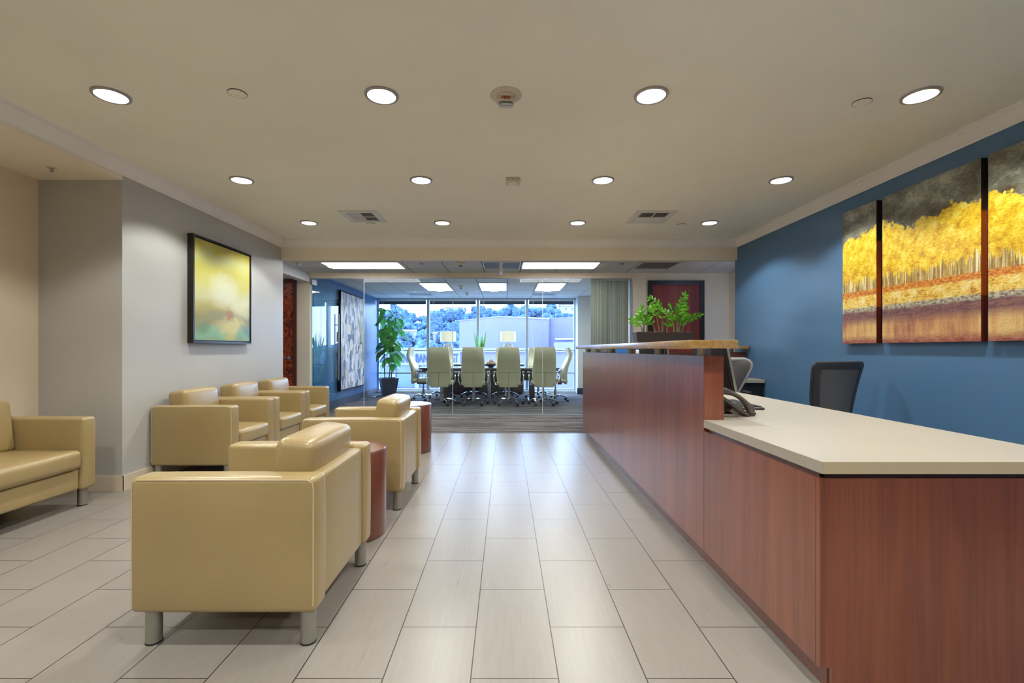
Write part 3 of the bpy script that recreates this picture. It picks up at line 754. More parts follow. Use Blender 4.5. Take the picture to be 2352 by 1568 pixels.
# ------------------------------------------------------------------ pictures
def picture_frame():
    t = thing('framed_painting', 'abstract yellow and green seascape painting in black floating frame on grey wall', 'painting', (XL, 5.115, 1.21))
    f = MB(); w = .525; h = 1.072; fw = .018
    f.box(0, .06, -w, -w+fw, 0, h); f.box(0, .06, w-fw, w, 0, h); f.box(0, .06, -w+fw, w-fw, 0, fw); f.box(0, .06, -w+fw, w-fw, h-fw, h); f.box(0, .02, -w+fw, w-fw, fw, h-fw)
    f.build('frame', M['frame_black'], t)
    MB().rbox(.02, .052, -w+.030, w-.030, .03, h-.03, .002, n=1).build('canvas', M['art_sea'], t)
picture_frame()
edge_m = NT('dark_red_canvas_edge'); _p = edge_m.sep(edge_m.pos())
edge_m.col(edge_m.ramp(edge_m.math('ADD', _p[2], edge_m.math('MULTIPLY', edge_m.noise(edge_m.pos(), 20, 2), .01)), [(0, (0, 0, 0)), (1, (1, 1, 1))]))
edge_m.col(edge_m.ramp(edge_m.math('DIVIDE', edge_m.math('SUBTRACT', _p[2], 1.2), 1.22), [(.0, (.10, .012, .004)), (.245, (.11, .014, .006)), (.26, (.42, .075, .006)), (.70, (.40, .08, .006)), (.72, (.035, .014, .006)), (1, (.02, .012, .008))])); edge_m.set(.5, 0, .3)
for (y0, y1, lab) in ((3.998, 4.395, 'narrow left canvas of the yellow autumn grove triptych'), (3.118, 3.933, 'wide middle canvas of the yellow autumn grove triptych'), (2.665, 3.070, 'narrow near canvas of the autumn grove triptych, cut by the photo edge')):
    t = thing('canvas_painting', lab, 'painting', (XR, (y0+y1)/2, 1.20), group='autumn grove triptych on the blue wall')
    w = (y1-y0)/2; h = 1.215
    MB().box(-.048, -.006, -w, w, 0, h).build('stretcher', edge_m.m, t)
    MB().box(-.051, -.048, -w, w, 0, h).build('canvas', M['art_autumn'], t)
t = thing('framed_painting', 'large pale brushstroke painting in deep black frame on meeting room blue wall', 'painting', (-3.4, 10.25, .30))
f = MB(); w = .78; h = 2.05
f.box(0, .075, -w, -w+.02, 0, h); f.box(0, .075, w-.02, w, 0, h); f.box(0, .075, -w+.02, w-.02, 0, .02); f.box(0, .075, -w+.02, w-.02, h-.02, h); f.box(0, .02, -w+.02, w-.02, .02, h-.02)
f.build('frame', M['frame_black'], t)
MB().box(.02, .07, -w+.03, w-.03, .03, h-.03).build('canvas', M['art_strokes'], t)

# ------------------------------------------------------------------ lounge seating (local: faces +x, back at x=0, width along y)
def make_armchair(width, name, seats=1):
    t = empty(name); D = .715; A = .118; W2 = width/2; ZT = .652; ZB = .132
    for s in (-1, 1):
        y0, y1 = (-W2, -W2+A) if s < 0 else (W2-A, W2)
        ao = MB().rbox(0, D, y0, y1, ZB, ZT, .022, (.006, .008, .004), 4).build('arm', M['leather'], t)
        yo = s*(W2-.0035)
        sm_ = MB(); sm_.tube([(.010, yo, ZB+.03), (.009, yo, ZT-.05), (.012, yo, ZT-.02), (.03, yo, ZT-.0085), (D*.5, yo+s*.001, ZT-.0080), (D-.03, yo, ZT-.0085), (D-.012, yo, ZT-.02), (D-.009, yo, ZT-.05), (D-.010, yo, ZB+.03)], .0028, 6)
        sm_.build('welt_seam', M['seam'], ao)
    MB().rbox(.012, .13, -W2+A, W2-A, ZB+.004, ZT-.012, .02, (.004, 0, .004), 4).build('back_panel', M['leather'], t)
    MB().rbox(.10, D-.02, -W2+A+.001, W2-A-.001, ZB+.005, .285, .015, (.004, 0, 0), 3).build('seat_base', M['leather'], t)
    iw = (2*W2-2*A)/seats
    for k in range(seats):
        a = -W2+A+k*iw
        sc = MB().rbox(.12, D+.012, a+.003, a+iw-.003, .288, .425, .035, (.01, .0, .016), 6).build('seat_cushion', M['leather'], t)
        m = Matrix.Translation((.098, 0, .40)) @ Matrix.Rotation(math.radians(-7), 4, 'Y')
        MB().rbox(0.0, .165, a+.006, a+iw-.006, 0, .365, .038, (.014, 0, .010), 6, mat=m).build('back_cushion', M['leather'], t)
    for x in (.045, D-.065):
        for s in (-1, 1):
            l = MB(); l.lathe([(.029, .004), (.029, ZB+.01)], 28, Matrix.Translation((x, s*(W2-.045), 0))); lo = l.build('leg', M['legmetal'], t)
            MB().lathe([(.030, 0), (.0305, .004), (.029, .007)], 28, Matrix.Translation((x, s*(W2-.045), 0))).build('foot_glide', M['black'], lo)
    return t
ac = make_armchair(.75, 'armchair'); G = 'tan leather club armchairs'
ac.location = (-3.098, 4.465, 0); tag(ac, 'tan leather armchair under the yellow painting, nearest of the wall row', 'armchair', G)
copy_tree(ac, (-3.098, 5.225, 0), 0, 'tan leather armchair in the middle of the row along the grey wall')
copy_tree(ac, (-3.098, 5.985, 0), 0, 'tan leather armchair at the far end of the row, by the burl door')
copy_tree(ac, (-.73, 2.175, 0), PI, 'tan leather armchair seen from behind, nearest the camera')
copy_tree(ac, (-.735, 3.705, 0), PI, 'tan leather armchair facing the wall row, between the two drum tables')
so = make_armchair(1.30, 'sofa', 1); so.location = (-3.772, 2.86, 0)
tag(so, 'tan leather loveseat in the beige alcove, cut by the left photo edge', 'sofa')

def make_drum():
    t = empty('drum_table'); r = .238
    MB().lathe([(r-.006, 0), (r, .004), (r, .522), (r-.003, .526)], 64).build('drum', M['cherry_drum'], t)
    MB().lathe([(r-.003, .526), (r-.001, .530), (r-.004, .534), (0, .534)], 64, cap=False).build('top', M['cherry_drum'], t)
    return t
dt = make_drum(); dt.location = (-.995, 2.945, 0); tag(dt, 'round cherry drum table between the two armchairs seen from behind', 'side table', 'cherry drum side tables')
copy_tree(dt, (-1.085, 5.33, 0), 0, 'round cherry drum table at the far end, before the carpet')

# ------------------------------------------------------------------ reception desk
XF = 1.044; YN = 1.566; YT = 2.478; YE = 6.377; ZP = 1.112; XBACK = 2.01
rd = thing('reception_desk', 'long cherry reception desk with high front and low near end', 'reception desk', (XF, YN, 0))
def part(mb, name, mat, parent):
    for i, v in enumerate(mb.v): mb.v[i] = Vector(v) - parent.location
    return mb.build(name, mat, parent)
part(MB().box(XF, XF+.10, YT+.003, YE, .085, ZP-.001), 'tall_front_panel', M['cherry'], rd)
part(MB().box(XF+.001, XF+.103, YT, YT+.003, .085, ZP), 'tall_panel_end', M['cherry_end'], rd)
part(MB().box(XF, XF+.02, YN+.02, YT-.002, .085, .716), 'low_front_panel', M['cherry'], rd)
part(MB().box(XF+.001, 2.03, YN, YN+.02, .085, .716).box(XF+.042, 2.03, YN, YN+.02, 0, .085), 'end_panel', M['cherry'], rd)
part(MB().box(XF+.02, XF+.03, YN+.02, YT, .716, .734).box(XF+.02, 2.0, YN+.02, YN+.03, .716, .734), 'shadow_reveal', M['cherry_drum'], rd)
part(MB().box(XF+.038, XF+.05, YN+.02, YE-.02, 0, .085), 'toe_kick', M['cherry_drum'], rd)
part(MB().box(XF+.10, 3.19, YE-.10, YE, .0, ZP-.001), 'return_panel', M['cherry_end'], rd)
part(MB().box(1.95, 1.97, YN+.02, 5.6, .03, .70), 'kneehole_panel', M['cherry'], rd) if False else None
part(MB().box(2.01, 2.03, YN+.02, 2.15, 0, .733), 'side_panel', M['cherry'], rd)
part(MB().box(1.50, 3.19, 5.83, 5.85, .0, .733), 'modesty_panel', M['black'], rd)
wt_ = thing('worktop', 'almond laminate worktop running along the reception desk', 'worktop', (XF, YN, .734))
w = MB()
w.box(XF-.002, XBACK, 1.55, YT-.002, .735, .775); w.box(XF+.104, XBACK, YT-.002, 6.27, .735, .775); w.box(XBACK, 3.19, 5.79, 6.27, .735, .775)
w.box(XBACK, 2.35, 1.55, 2.15, .735, .775) if False else None
for i, v in enumerate(w.v): w.v[i] = Vector(v) - wt_.location
w.build('slab', M['whitelam'], wt_)
e_ = MB().box(XF-.001, XBACK, 1.548, 1.550, .7355, .7745)
for i, v in enumerate(e_.v): e_.v[i] = Vector(v) - wt_.location
e_.build('edge_band', M['whitelam_edge'], wt_)['label'] = 'darker near edge band'
def counter(x0, x1, y0, y1, posts, label, group):
    t = thing('counter_ledge', label, 'counter top', (x0, y0, ZP), group=group)
    part(MB().rbox(x0, x1, y0, y1, 1.151, 1.194, .0015, n=1, seg=1), 'slab', M['bronze'], t)
    for (x, y) in posts:
        part(MB().lathe([(.035, ZP), (.035, 1.151)], 32, Matrix.Translation((x, y, 0))), 'standoff_post', M['nickel'], t)
counter(.936, 1.182, 2.39, 6.30, [(1.094, 2.6+.746*k) for k in range(5)] + [(1.094, 6.25)], 'long bronze topped transaction ledge on round posts above the desk front', 'raised ledges of the reception desk')
counter(1.19, 3.19, 6.16, 6.42, [(1.5, 6.32), (2.1, 6.32), (2.6, 6.32), (3.02, 6.32)], 'bronze topped ledge across the far end of the desk, under the planter', 'raised ledges of the reception desk')

# monitor, phone, keyboard, printer
def monitor(loc, rz, lean, label, screenmat=None):
    t = thing('monitor', label, 'computer monitor', loc, rz, 'monitors on the reception desk')
    m = Matrix.Translation((0, 0, .11)) @ Matrix.Rotation(lean, 4, 'Y')
    MB().rbox(-.012, .012, -.24, .24, 0, .30, .004, n=1, mat=m).build('casing', M['black'], t)
    f = MB(); f.box(-.016, -.012, -.24, .24, .0, .30, m); MB().box(.0125, .014, -.225, .225, .018, .285, m).build('screen', screenmat or M['black'], t)
    MB().rbox(.0, .016, -.247, -.240, -.003, .303, .002, n=1, mat=m).build('bezel_edge', M['nickel'], t)
    MB().rbox(-.045, -.012, -.03, .03, 0, .20, .006, n=1).build('stand', M['darkgrey'], t)
    MB().rbox(-.10, .09, -.12, .12, 0, .012, .005, n=1).build('base', M['darkgrey'], t)
    return t
monitor((1.40, 3.12, .775), 0, -.19, 'black monitor edge-on behind the high desk front', M['black'])
mo = monitor((1.38, 4.35, .775), math.radians(12), -.10, 'black monitor glimpsed between the ledge posts')
monitor((1.52, 5.72, .775), math.radians(-120), 0, 'monitor with blue screen at the far end of the desk', M['screen'])
kb = thing('keyboard', 'black keyboard on the worktop behind the phone', 'keyboard', (1.525, 3.10, .775), math.radians(-4))
MB().rbox(-.075, .075, -.22, .22, 0, .016, .006, n=1, mat=Matrix.Rotation(.0, 4, 'Y')).build('case', M['darkgrey'], kb)
k = MB()
for i in range(5):
    for j in range(14): k.box(-.062+i*.026, -.041+i*.026, -.205+j*.0295, -.181+j*.0295, .016, .021)
k.build('keys', M['black'], kb)
pr = thing('desktop_printer', 'white office printer seen between the ledge posts', 'printer', (1.60, 5.35, .775))
MB().rbox(-.12, .12, -.18, .18, 0, .28, .015, n=1).build('body', M['white'], pr)
MB().rbox(-.115, .115, -.17, .17, .282, .366, .012, n=1).build('scanner_lid', M['white'], pr)
MB().box(-.11, .11, -.182, -.170, .262, .276).build('paper_slot', M['black'], pr)
MB().rbox(-.09, .09, -.26, -.17, .08, .09, .003, n=1).build('paper_tray', M['darkgrey'], pr)

ph = thing('desk_phone', 'dark desk phone with handset and coiled cord beside the desk front', 'telephone', (1.262, 2.66, .775), math.radians(3)); ph.scale = (1.0, .92, .92)
tilt = Matrix.Translation((-.085, 0, .135)) @ Matrix.Rotation(math.radians(36), 4, 'Y')
# body slopes down towards +x (receptionist side); handset lies along its near side
MB().rbox(0, .205, -.085, .085, -.022, .0, .010, (0, 0, .003), 3, mat=tilt).build('body', M['phone'], ph)
MB().rbox(.03, .12, .0, .07, .0, .006, .002, n=1, mat=tilt).build('display', M['black'], ph)
k = MB()
for i in range(4):
    for j in range(3): k.rbox(.13+i*.017, .142+i*.017, .0+j*.022, .016+j*.022, .0, .005, .002, n=1, mat=tilt)
k.build('buttons', M['phone_grey'], ph)
st = MB(); st.rbox(-.03, .03, -.05, .05, .02, .085, .004, n=1, mat=Matrix.Translation((-.01, 0, -.005)) @ Matrix.Rotation(math.radians(36), 4, 'Y')); st.rbox(-.07, .06, -.06, .06, 0, .012, .004, n=1); st.build('stand', M['phone_grey'], ph)
hs = MB(); rings = []
for i in range(15):
    u = i/14; x = -.012+.222*u; z = .022+.030*math.sin(PI*u)
    hw = .026+.004*math.cos(2*PI*u) ; th = .013+.012*abs(math.cos(PI*u))**3
    ring = []
    for k_ in range(12):
        a = 2*PI*k_/12; ring.append(tilt @ Vector((x, -.062+hw*math.cos(a), z-.002+th*math.sin(a))))
    rings.append(ring)
hs.loft(rings); hs.build('handset', M['phone'], ph)
cord = []
for i in range(260):
    u = i/259; a = u*2*PI*26
    cx = .075+.055*math.sin(u*PI); cy = -.075+.09*u; cz = .012
    cord.append((cx+.008*math.cos(a), cy, cz+.008*math.sin(a)))
cb = MB(); cb.tube(cord, .0022, 5); cb.tube([(-.07, -.03, .03), (-.10, -.07, .006), (-.06, -.12, .004), (0, -.10, .004), (.01, -.05, .004)], .002, 5); cb.build('cord', M['phone'], ph)

# ------------------------------------------------------------------ swivel base shared by office chairs
def star_base(t, r=.30, metal='chrome', z_hub=.09, rot=.3, arm_r=.013, two=True):
    b = MB(); b.lathe([(.03, .05), (.034, .07), (.034, .115), (.028, .13)], 20)
    for k in range(5):
        a = 2*PI*k/5+rot; ca, sa = math.cos(a), math.sin(a)
        pts = []
        for i in range(9):
            u = i/8; rr = .02+(r-.02)*u; z = z_hub+.035*math.sin(min(1, u*1.15)*PI*.5)*(1-u)+ .02*(1-u) - .01*u + (.018*math.sin(PI*u))
            pts.append((rr*ca, rr*sa, z))
        pts.append((r*ca, r*sa, .062))
        b.tube(pts, [.018, .017, .016, .015, .014, .013, .012, .011, .011, .010], 8)
    b.build('star_base', M[metal], t)
    for k in range(5):
        a = 2*PI*k/5+rot; c = MB()
        dx, dy = -math.sin(a+.5), math.cos(a+.5)
        px, py = r*math.cos(a), r*math.sin(a)
        for s in (-1, 1):
            c.cyl((px+dx*s*.006, py+dy*s*.006, .030), (px+dx*s*.024, py+dy*s*.024, .030), .030, .026, 18)
        c.rbox(px-.012, px+.012, py-.012, py+.012, .03, .062, .006, n=1)
        c.build('caster', M['black'], t)
def conf_chair():
    """faces +y, base centre at origin"""
    t = empty('conference_chair'); star_base(t, .31)
    MB().lathe([(.028, .12), (.028, .25), (.018, .25), (.018, .40)], 18).build('gas_lift', M['steel'], t)
    MB().rbox(-.11, .11, -.13, .12, .375, .425, .015, n=1).build('tilt_mechanism', M['darkgrey'], t)
    # seat
    MB().rbox(-.245, .245, -.22, .27, .42, .505, .04, (.004, .006, .014), 5).build('seat', M['sage'], t)
    def back_rings(off, grow):
        rings = []
        N = 18
        for i in range(N+1):
            u = i/N; z = .385+.81*u
            if off: z += 0
            hw = (.185+.065*math.sin(min(1, u/.30)*PI/2)) if u < .30 else (.25-.038*((u-.30)/.70))
            e = 1.0
            if u > .965: e = .955
            hw *= e
            yc = -.225 - .045*math.sin(PI*max(0, (u-.0))/.55)*(1 if u < .55 else 0) *(-1) - (.05*math.sin(PI*(u-.55)/.45) if u > .55 else 0) - .05*u
            th = .045 + .02*math.sin(PI*min(1, u*1.6)) if u < .62 else .045 + .012*(1-u)
            if i in (0, N): th *= .55
            ring = []
            for k in range(20):
                a = 2*PI*k/20; ca, sa = math.cos(a), math.sin(a)
                x = hw*math.copysign(abs(ca)**.45, ca); y = th*math.copysign(abs(sa)**.6, sa)
                curve = .05*(x/.25)**2
                ring.append((x*grow, yc+y*grow+curve*.6, z))
            rings.append(ring)
        return rings
    MB().loft(back_rings(0, 1)).build('backrest', M['sage'], t)
    s = MB()
    def yb(u):
        return -.225 + .045*math.sin(PI*u/.55)*(1 if u < .55 else 0) - (.05*math.sin(PI*(u-.55)/.45) if u > .55 else 0) - .05*u - (.045+.02*math.sin(PI*min(1, u*1.6)))
    s.tube([(0, yb(u)-.0005, .385+.81*u) for u in (.03, .1, .2, .3, .37)], .0035, 6)
    s.tube([(x, yb(.37)-.0002+.03*(x/.25)**2, .385+.81*.37) for x in (-.2, -.1, 0, .1, .2)], .003, 6)
    s.build('back_seam', M['darkgrey'], t)
    for sx in (-1, 1):
        a = MB()
        a.tube([(sx*.19, -.10, .42), (sx*.27, -.10, .43), (sx*.30, -.08, .50), (sx*.305, -.07, .60), (sx*.30, -.04, .655), (sx*.30, .12, .665)], .013, 8)
        ao = a.build('armrest', M['chrome'], t)
        MB().rbox(sx*.30-.028, sx*.30+.028, -.09, .16, .662, .685, .01, n=2).build('arm_pad', M['darkgrey'], ao)
    return t
cc = conf_chair(); G = 'sage leather conference chairs around the meeting table'
near = [(-1.345, 'first from the fig tree'), (-.675, 'second from the fig tree'), (.06, 'third from the fig tree'), (.775, 'fourth from the fig tree')]
for i, (x, w_) in enumerate(near):
    lab = 'high backed sage conference chair on near side of table, %s' % w_
    rz = (-.03, .04, -.02, .03)[i]
    if i == 0: cc.location = (x, 9.74, 0); cc.rotation_euler = (0, 0, rz); tag(cc, lab, 'conference chair', G)
    else: copy_tree(cc, (x, 9.74, 0), rz, lab)
copy_tree(cc, (-1.86, 10.6, 0), -PI/2, 'sage conference chair in profile at the fig tree end of the table')
copy_tree(cc, (1.10, 10.45, 0), PI/2, 'sage conference chair in profile at the right end of the table')
for x, w_ in ((-1.52, 'first from the fig tree, under the left lamp'), (-.76, 'behind the snake plant gap'), (-.02, 'under the right lamp'), (.78, 'nearest the column')):
    copy_tree(cc, (x, 11.30, 0), PI, 'sage conference chair on window side, %s' % w_)

ct = thing('conference_table', 'long meeting table with glossy pale reflecting top and dark edge', 'table', (-.37, 10.6, 0))
pts = []
for k in range(48):
    a = 2*PI*k/48; ca, sa = math.cos(a), math.sin(a)
    pts.append((1.57*math.copysign(abs(ca)**.55, ca), .60*math.copysign(abs(sa)**.5, sa)))
MB().extrude(pts, 2, .722, .750).build('tabletop', plain('glossy_dark_tabletop', (.10, .09, .10), .12), ct)
MB().extrude([(x*.985, y*.97) for x, y in pts], 2, .705, .722).build('underside', M['black'], ct)
for x in (-.95, .95): MB().rbox(x-.05, x+.05, -.30, .30, .02, .705, .01, n=1).build('pedestal', M['dark_wood'], ct)
MB().cyl((.0, -.15, 0), (.0, -.15, .705), .032).build('post', M['steel'], ct)
for x in (-.95, .95): MB().rbox(x-.09, x+.09, -.42, .42, 0, .03, .008, n=1).build('foot', M['dark_wood'], ct)
MB().rbox(-.9, .9, -.02, .02, .45, .70, .005, n=1).build('modesty_panel', M['dark_wood'], ct)
MB().rbox(.62, .80, -.35, -.20, .60, .70, .01, n=1).build('cable_box', M['black'], ct)

cr = thing('credenza', 'low dark cabinet under the windows carrying the lamps', 'cabinet', (-.55, 12.12, 0))
MB().box(-1.0, 1.0, -.19, .19, .06, .74).build('carcass', M['dark_wood'], cr)
MB().rbox(-1.02, 1.02, -.205, .205, .74, .775, .004, n=1).build('top', M['dark_wood'], cr)
MB().box(-.97, .97, -.16, .16, 0, .06).build('plinth', M['black'], cr)
for k in range(4):
    dr = MB().rbox(-.995+k*.5, -.505+k*.5, -.208, -.19, .075, .73, .002, n=1).build('door', M['dark_wood'], cr)
    MB().rbox(-.55+k*.5 if k % 2 == 0 else -.965+k*.5, -.535+k*.5 if k % 2 == 0 else -.95+k*.5, -.226, -.208, .45, .60, .002, n=1).build('handle', M['steel'], dr)

def make_lamp():
    t = empty('table_lamp')
    MB().lathe([(.07, 0), (.10, .02), (.122, .10), (.127, .25), (.124, .42), (.11, .49), (.075, .525), (.03, .54)], 32).build('base', M['lampbase'], t)
    MB().cyl((0, 0, .54), (0, 0, .64), .012, n=14).build('neck', M['steel'], t)
    MB().lathe([(.205, .575), (.195, .835), (.190, .835), (.200, .575)], 40, cap=False).build('shade', M['lampshade'], t)
    f = MB(); f.lathe([(.0, .82), (.012, .82), (.012, .86), (0, .87)], 12, cap=False); f.cyl((-.19, 0, .825), (.19, 0, .825), .002, n=6); f.cyl((0, -.19, .825), (0, .19, .825), .002, n=6); f.build('finial', M['steel'], t)
    return t
lp = make_lamp(); lp.location = (-1.49, 12.12, .775); G = 'table lamps on the credenza'
tag(lp, 'table lamp with cream drum shade nearer the fig tree', 'lamp', G)
copy_tree(lp, (.055, 12.12, .775), 0, 'table lamp with cream drum shade right of the snake plant')

# ------------------------------------------------------------------ plants
def leaf(mb, base, d, up, L, Wd, droop=.25, fold=.25, shape='oval', n=6):
    d = Vector(d).normalized(); side = d.cross(Vector(up)).normalized(); nrm = side.cross(d).normalized()
    rows = []
    for i in range(n+1):
        u = i/n
        if shape == 'oval': w = math.sin(PI*min(1, u**.8))**.8
        elif shape == 'fiddle': w = (.55*math.sin(PI*min(1, u*1.6))*(u < .62) + (math.sin(PI*max(0, min(1, (u-.18)/.82)))**.7 if u > .18 else 0))*.75
        else: w = (1-u)**.6*(.5+.5*min(1, u*4))
        w *= Wd/2
        c = Vector(base) + d*(L*u) - Vector((0, 0, 1))*(droop*L*u*u)
        rows.append((c - side*w + nrm*w*fold, c, c + side*w + nrm*w*fold))
    vs = [p for r in rows for p in r]; fs = []
    for i in range(n):
        for k in range(2): a = i*3+k; fs.append((a, a+1, a+4, a+3))
    mb.add(vs, fs, True)

zz = thing('potted_zz_plant', 'dark rectangular trough of glossy green stems on the far desk ledge', 'potted plant', (2.10, 6.29, 1.194))
def trough_box(hx, hy, h, taper, mbn):
    r0 = [(-hx+taper, -hy+taper*.5, 0), (hx-taper, -hy+taper*.5, 0), (hx-taper, hy-taper*.5, 0), (-hx+taper, hy-taper*.5, 0)]
    r1 = [(-hx, -hy, h), (hx, -hy, h), (hx, hy, h), (-hx, hy, h)]
    r2 = [(-hx+.012, -hy+.012, h), (hx-.012, -hy+.012, h), (hx-.012, hy-.012, h), (-hx+.012, hy-.012, h)]
    r3 = [(-hx+.02, -hy+.016, h-.03), (hx-.02, -hy+.016, h-.03), (hx-.02, hy-.016, h-.03), (-hx+.02, hy-.016, h-.03)]
    mbn.loft([r0, r1, r2, r3], True, True, False)
m_ = MB(); trough_box(.385, .10, .18, .03, m_); m_.build('trough', M['trough'], zz)
so_ = MB()
for k in range(120):
    x, y = random.uniform(-.36, .36), random.uniform(-.08, .08); r = random.uniform(.006, .014)
    so_.rbox(x-r, x+r, y-r*.7, y+r*.7, .165, .176+random.uniform(0, .016), .003, n=1, seg=1)
so_.build('bark_chips', M['soil'], zz)['kind'] = 'stuff'
zr = random.Random(21)
def frond(bx, tx, H, n_leaf):
    mb = MB(); pts = []; N = 12; by = zr.uniform(-.05, .05); ty = by+zr.uniform(-.06, .05); wob = zr.uniform(-.015, .015)
    for i in range(N+1):
        u = i/N; pts.append(Vector((bx+(tx-bx)*u**1.5+wob*math.sin(u*5), by+(ty-by)*u, .165+(H+.015)*math.sin(u*PI/2*(.75 if abs(tx-bx) < .12 else .95))/math.sin(PI/2*(.75 if abs(tx-bx) < .12 else .95)))))
    lf = MB(); tw = zr.uniform(-.9, .9)
    for j in range(n_leaf):
        u = .40+.56*j/(n_leaf-1); i = min(N-1, int(u*N)); p = pts[i].lerp(pts[i+1], u*N-i); d = (pts[i+1]-pts[i]).normalized()
        sd = Vector((math.cos(tw), math.sin(tw), zr.uniform(-.1, .1))); sd = (sd - d*sd.dot(d)).normalized()
        for s in (-1, 1):
            if zr.random() < .08: continue
            leaf(lf, p, sd*s*zr.uniform(.6, 1.0)+d*zr.uniform(.45, .8)+Vector((0, zr.uniform(-.3, .3), 0)), d.cross(sd)+sd*zr.uniform(-.4, .4), .082*(1.12-.45*(u-.4)), .036*(1.1-.3*u), .12, .25, n=5)
    leaf(lf, pts[-1], (pts[-1]-pts[-2]), Vector((math.cos(tw+1.5), math.sin(tw+1.5), 0)), .06, .026, 0, .2, n=4)
    mb.tube(pts, [.0075*(1-.7*i/N) for i in range(N+1)], 6)
    st_ = mb.build('stem', M['stem'], zz); lf.build('leaflets', M['zz'], st_)
for bx, tx, H, nl in ((-.28, -.41, .17, 5), (-.26, -.30, .24, 5), (-.25, -.26, .335, 6), (-.22, -.17, .30, 5), (-.20, -.21, .22, 4), (-.10, -.24, .21, 5), (-.05, -.18, .33, 6), (.0, -.155, .455, 6),
                      (.0, -.03, .40, 5), (.06, .12, .18, 4), (.14, .02, .30, 5), (.15, .11, .36, 6), (.18, .25, .49, 7), (.19, .20, .33, 6), (.22, .32, .21, 5), (.24, .47, .23, 7), (.21, .27, .34, 6)):
    frond(bx, tx, H, nl)

fg = thing('potted_fig_tree', 'tall fiddle leaf fig in a square slate pot by the windows', 'potted plant', (-2.93, 11.75, 0), math.radians(24))
def sqpot(hb, ht, h):
    q = lambda s, z: [(-s, -s, z), (s, -s, z), (s, s, z), (-s, s, z)]
    return MB().loft([q(hb, 0), q(ht, h), q(ht-.02, h), q(ht-.03, h-.04)], True, True, False)
sqpot(.145, .215, .44).build('pot', M['pot'], fg)
MB().box(-.18, .18, -.18, .18, .385, .402).build('soil', M['soil'], fg)
tk = MB(); stems = []
rnd = random.Random(3)
for (x, y, lx, ly, H) in ((-.06, 0, -.07, .05, 1.86), (.04, .02, .14, -.05, 1.66), (.0, -.05, .0, -.05, 1.50)):
    p = [Vector((x+lx*u+.03*math.sin(u*5+x*40), y+ly*u+.02*math.cos(u*4), .39+H*u)) for u in [i/14 for i in range(15)]]
    tk.tube(p, [.014*(1-.6*i/14) for i in range(15)], 8); stems.append(p)
tk.tube([stems[1][-1], stems[1][-1]+Vector((-.03, 0, .15)), stems[1][-1]+Vector((-.10, 0, .30))], .006, 6)
tk.tube([stems[1][-1]+Vector((-.03, 0, .15)), stems[1][-1]+Vector((.03, 0, .24)), stems[1][-1]+Vector((.10, 0, .28))], .005, 6)
tk.build('trunk', M['bark'], fg)
lf = MB()
for si, p in enumerate(stems):
    for i in range(2, 15):
        for k in range(3):
            q = p[i].lerp(p[i-1], rnd.random())
            if q.z < .78 or (q.z < 1.05 and k): continue
            a = i*2.4+k*2.1+si*1.3; wide = math.sin(PI*min(1, max(0, (q.z-.55)/1.6)))
            e = rnd.uniform(-.75, .15); L = rnd.uniform(.22, .32)*(.8+.4*wide)
            d = Vector((math.cos(a), math.sin(a), e)); st_ = .03+.13*wide*rnd.random()
            b0 = q + Vector((math.cos(a), math.sin(a), .1))*st_
            tip = b0 + d*L
            if -2.93+tip.x*math.cos(.419)-tip.y*math.sin(.419) < -3.27: continue
            leaf(lf, b0, d, (0, 0, 1), L, L*.74, .45, .16, 'fiddle', 8)
lf.build('foliage', M['fig'], fg)

sn = thing('potted_snake_plant', 'snake plant with upright pale edged blades between the lamps', 'potted plant', (-.68, 12.12, .775))
MB().lathe([(.075, 0), (.09, .02), (.105, .17), (.095, .17), (.09, .14)], 28).build('pot', M['white'], sn)
MB().lathe([(0, .15), (.092, .15)], 20, cap=False).build('soil', M['soil'], sn)
sl = MB(); r_ = random.Random(5)
for k in range(15):
    a = r_.uniform(0, 2*PI); ln = r_.uniform(.03, .32); H = r_.uniform(.48, .74)
    leaf(sl, (.04*math.cos(a), .04*math.sin(a), .15), (math.cos(a)*ln, math.sin(a)*ln, 1), (math.cos(a+1.6+r_.random()), math.sin(a+1.6), .1), H, .075, -.02, .3, 'blade', 8)
sl.build('blades', M['snake'], sn)

bw = thing('fruit_bowl', 'shallow navy bowl in the middle of the meeting table', 'bowl', (-.335, 10.45, .75))
MB().lathe([(.05, 0), (.055, .01), (.09, .03), (.14, .075), (.133, .077), (.085, .04), (0, .025)], 36, cap=False).build('dish', M['bowl'], bw)
balls = [(-.06, -.03, .080, .040, 'left'), (.0, -.06, .085, .044, 'near middle'), (.065, -.02, .082, .040, 'right'), (-.02, .045, .088, .042, 'rear'), (.01, -.005, .135, .042, 'top')]
b0 = None
for (x, y, z, r, w_) in balls:
    lab = 'brown woven ball in the navy bowl, the %s one' % w_
    if b0 is None:
        mb = MB(); prof = [(max(0.0, r*math.sin(PI*i/10)), -r*math.cos(PI*i/10)) for i in range(11)]
        mb.lathe(prof, 16, cap=False)
        for k in range(5): mb.tube([(r*1.02*math.cos(a)*math.cos(k*.6), r*1.02*math.cos(a)*math.sin(k*.6), r*1.02*math.sin(a)) for a in [2*PI*i/20 for i in range(21)]], .0035, 5)
        b0 = mb.build('decorative_ball', M['ball']); b0.location = (-.335+x, 10.45+y, .75+z); tag(b0, lab, 'decorative ball', 'woven balls in the bowl')
    else: copy_tree(b0, (-.335+x, 10.45+y, .75+z), x*20, lab)
rc = thing('stone_pebble', 'small pale stones on the carpet beside the fig pot', 'stones', (-3.12, 11.15, .003))
MB().rbox(-.04, .04, -.03, .03, 0, .03, .014, n=2).rbox(.14, .18, .10, .13, 0, .015, .006, n=1).build('stone', M['white'], rc)

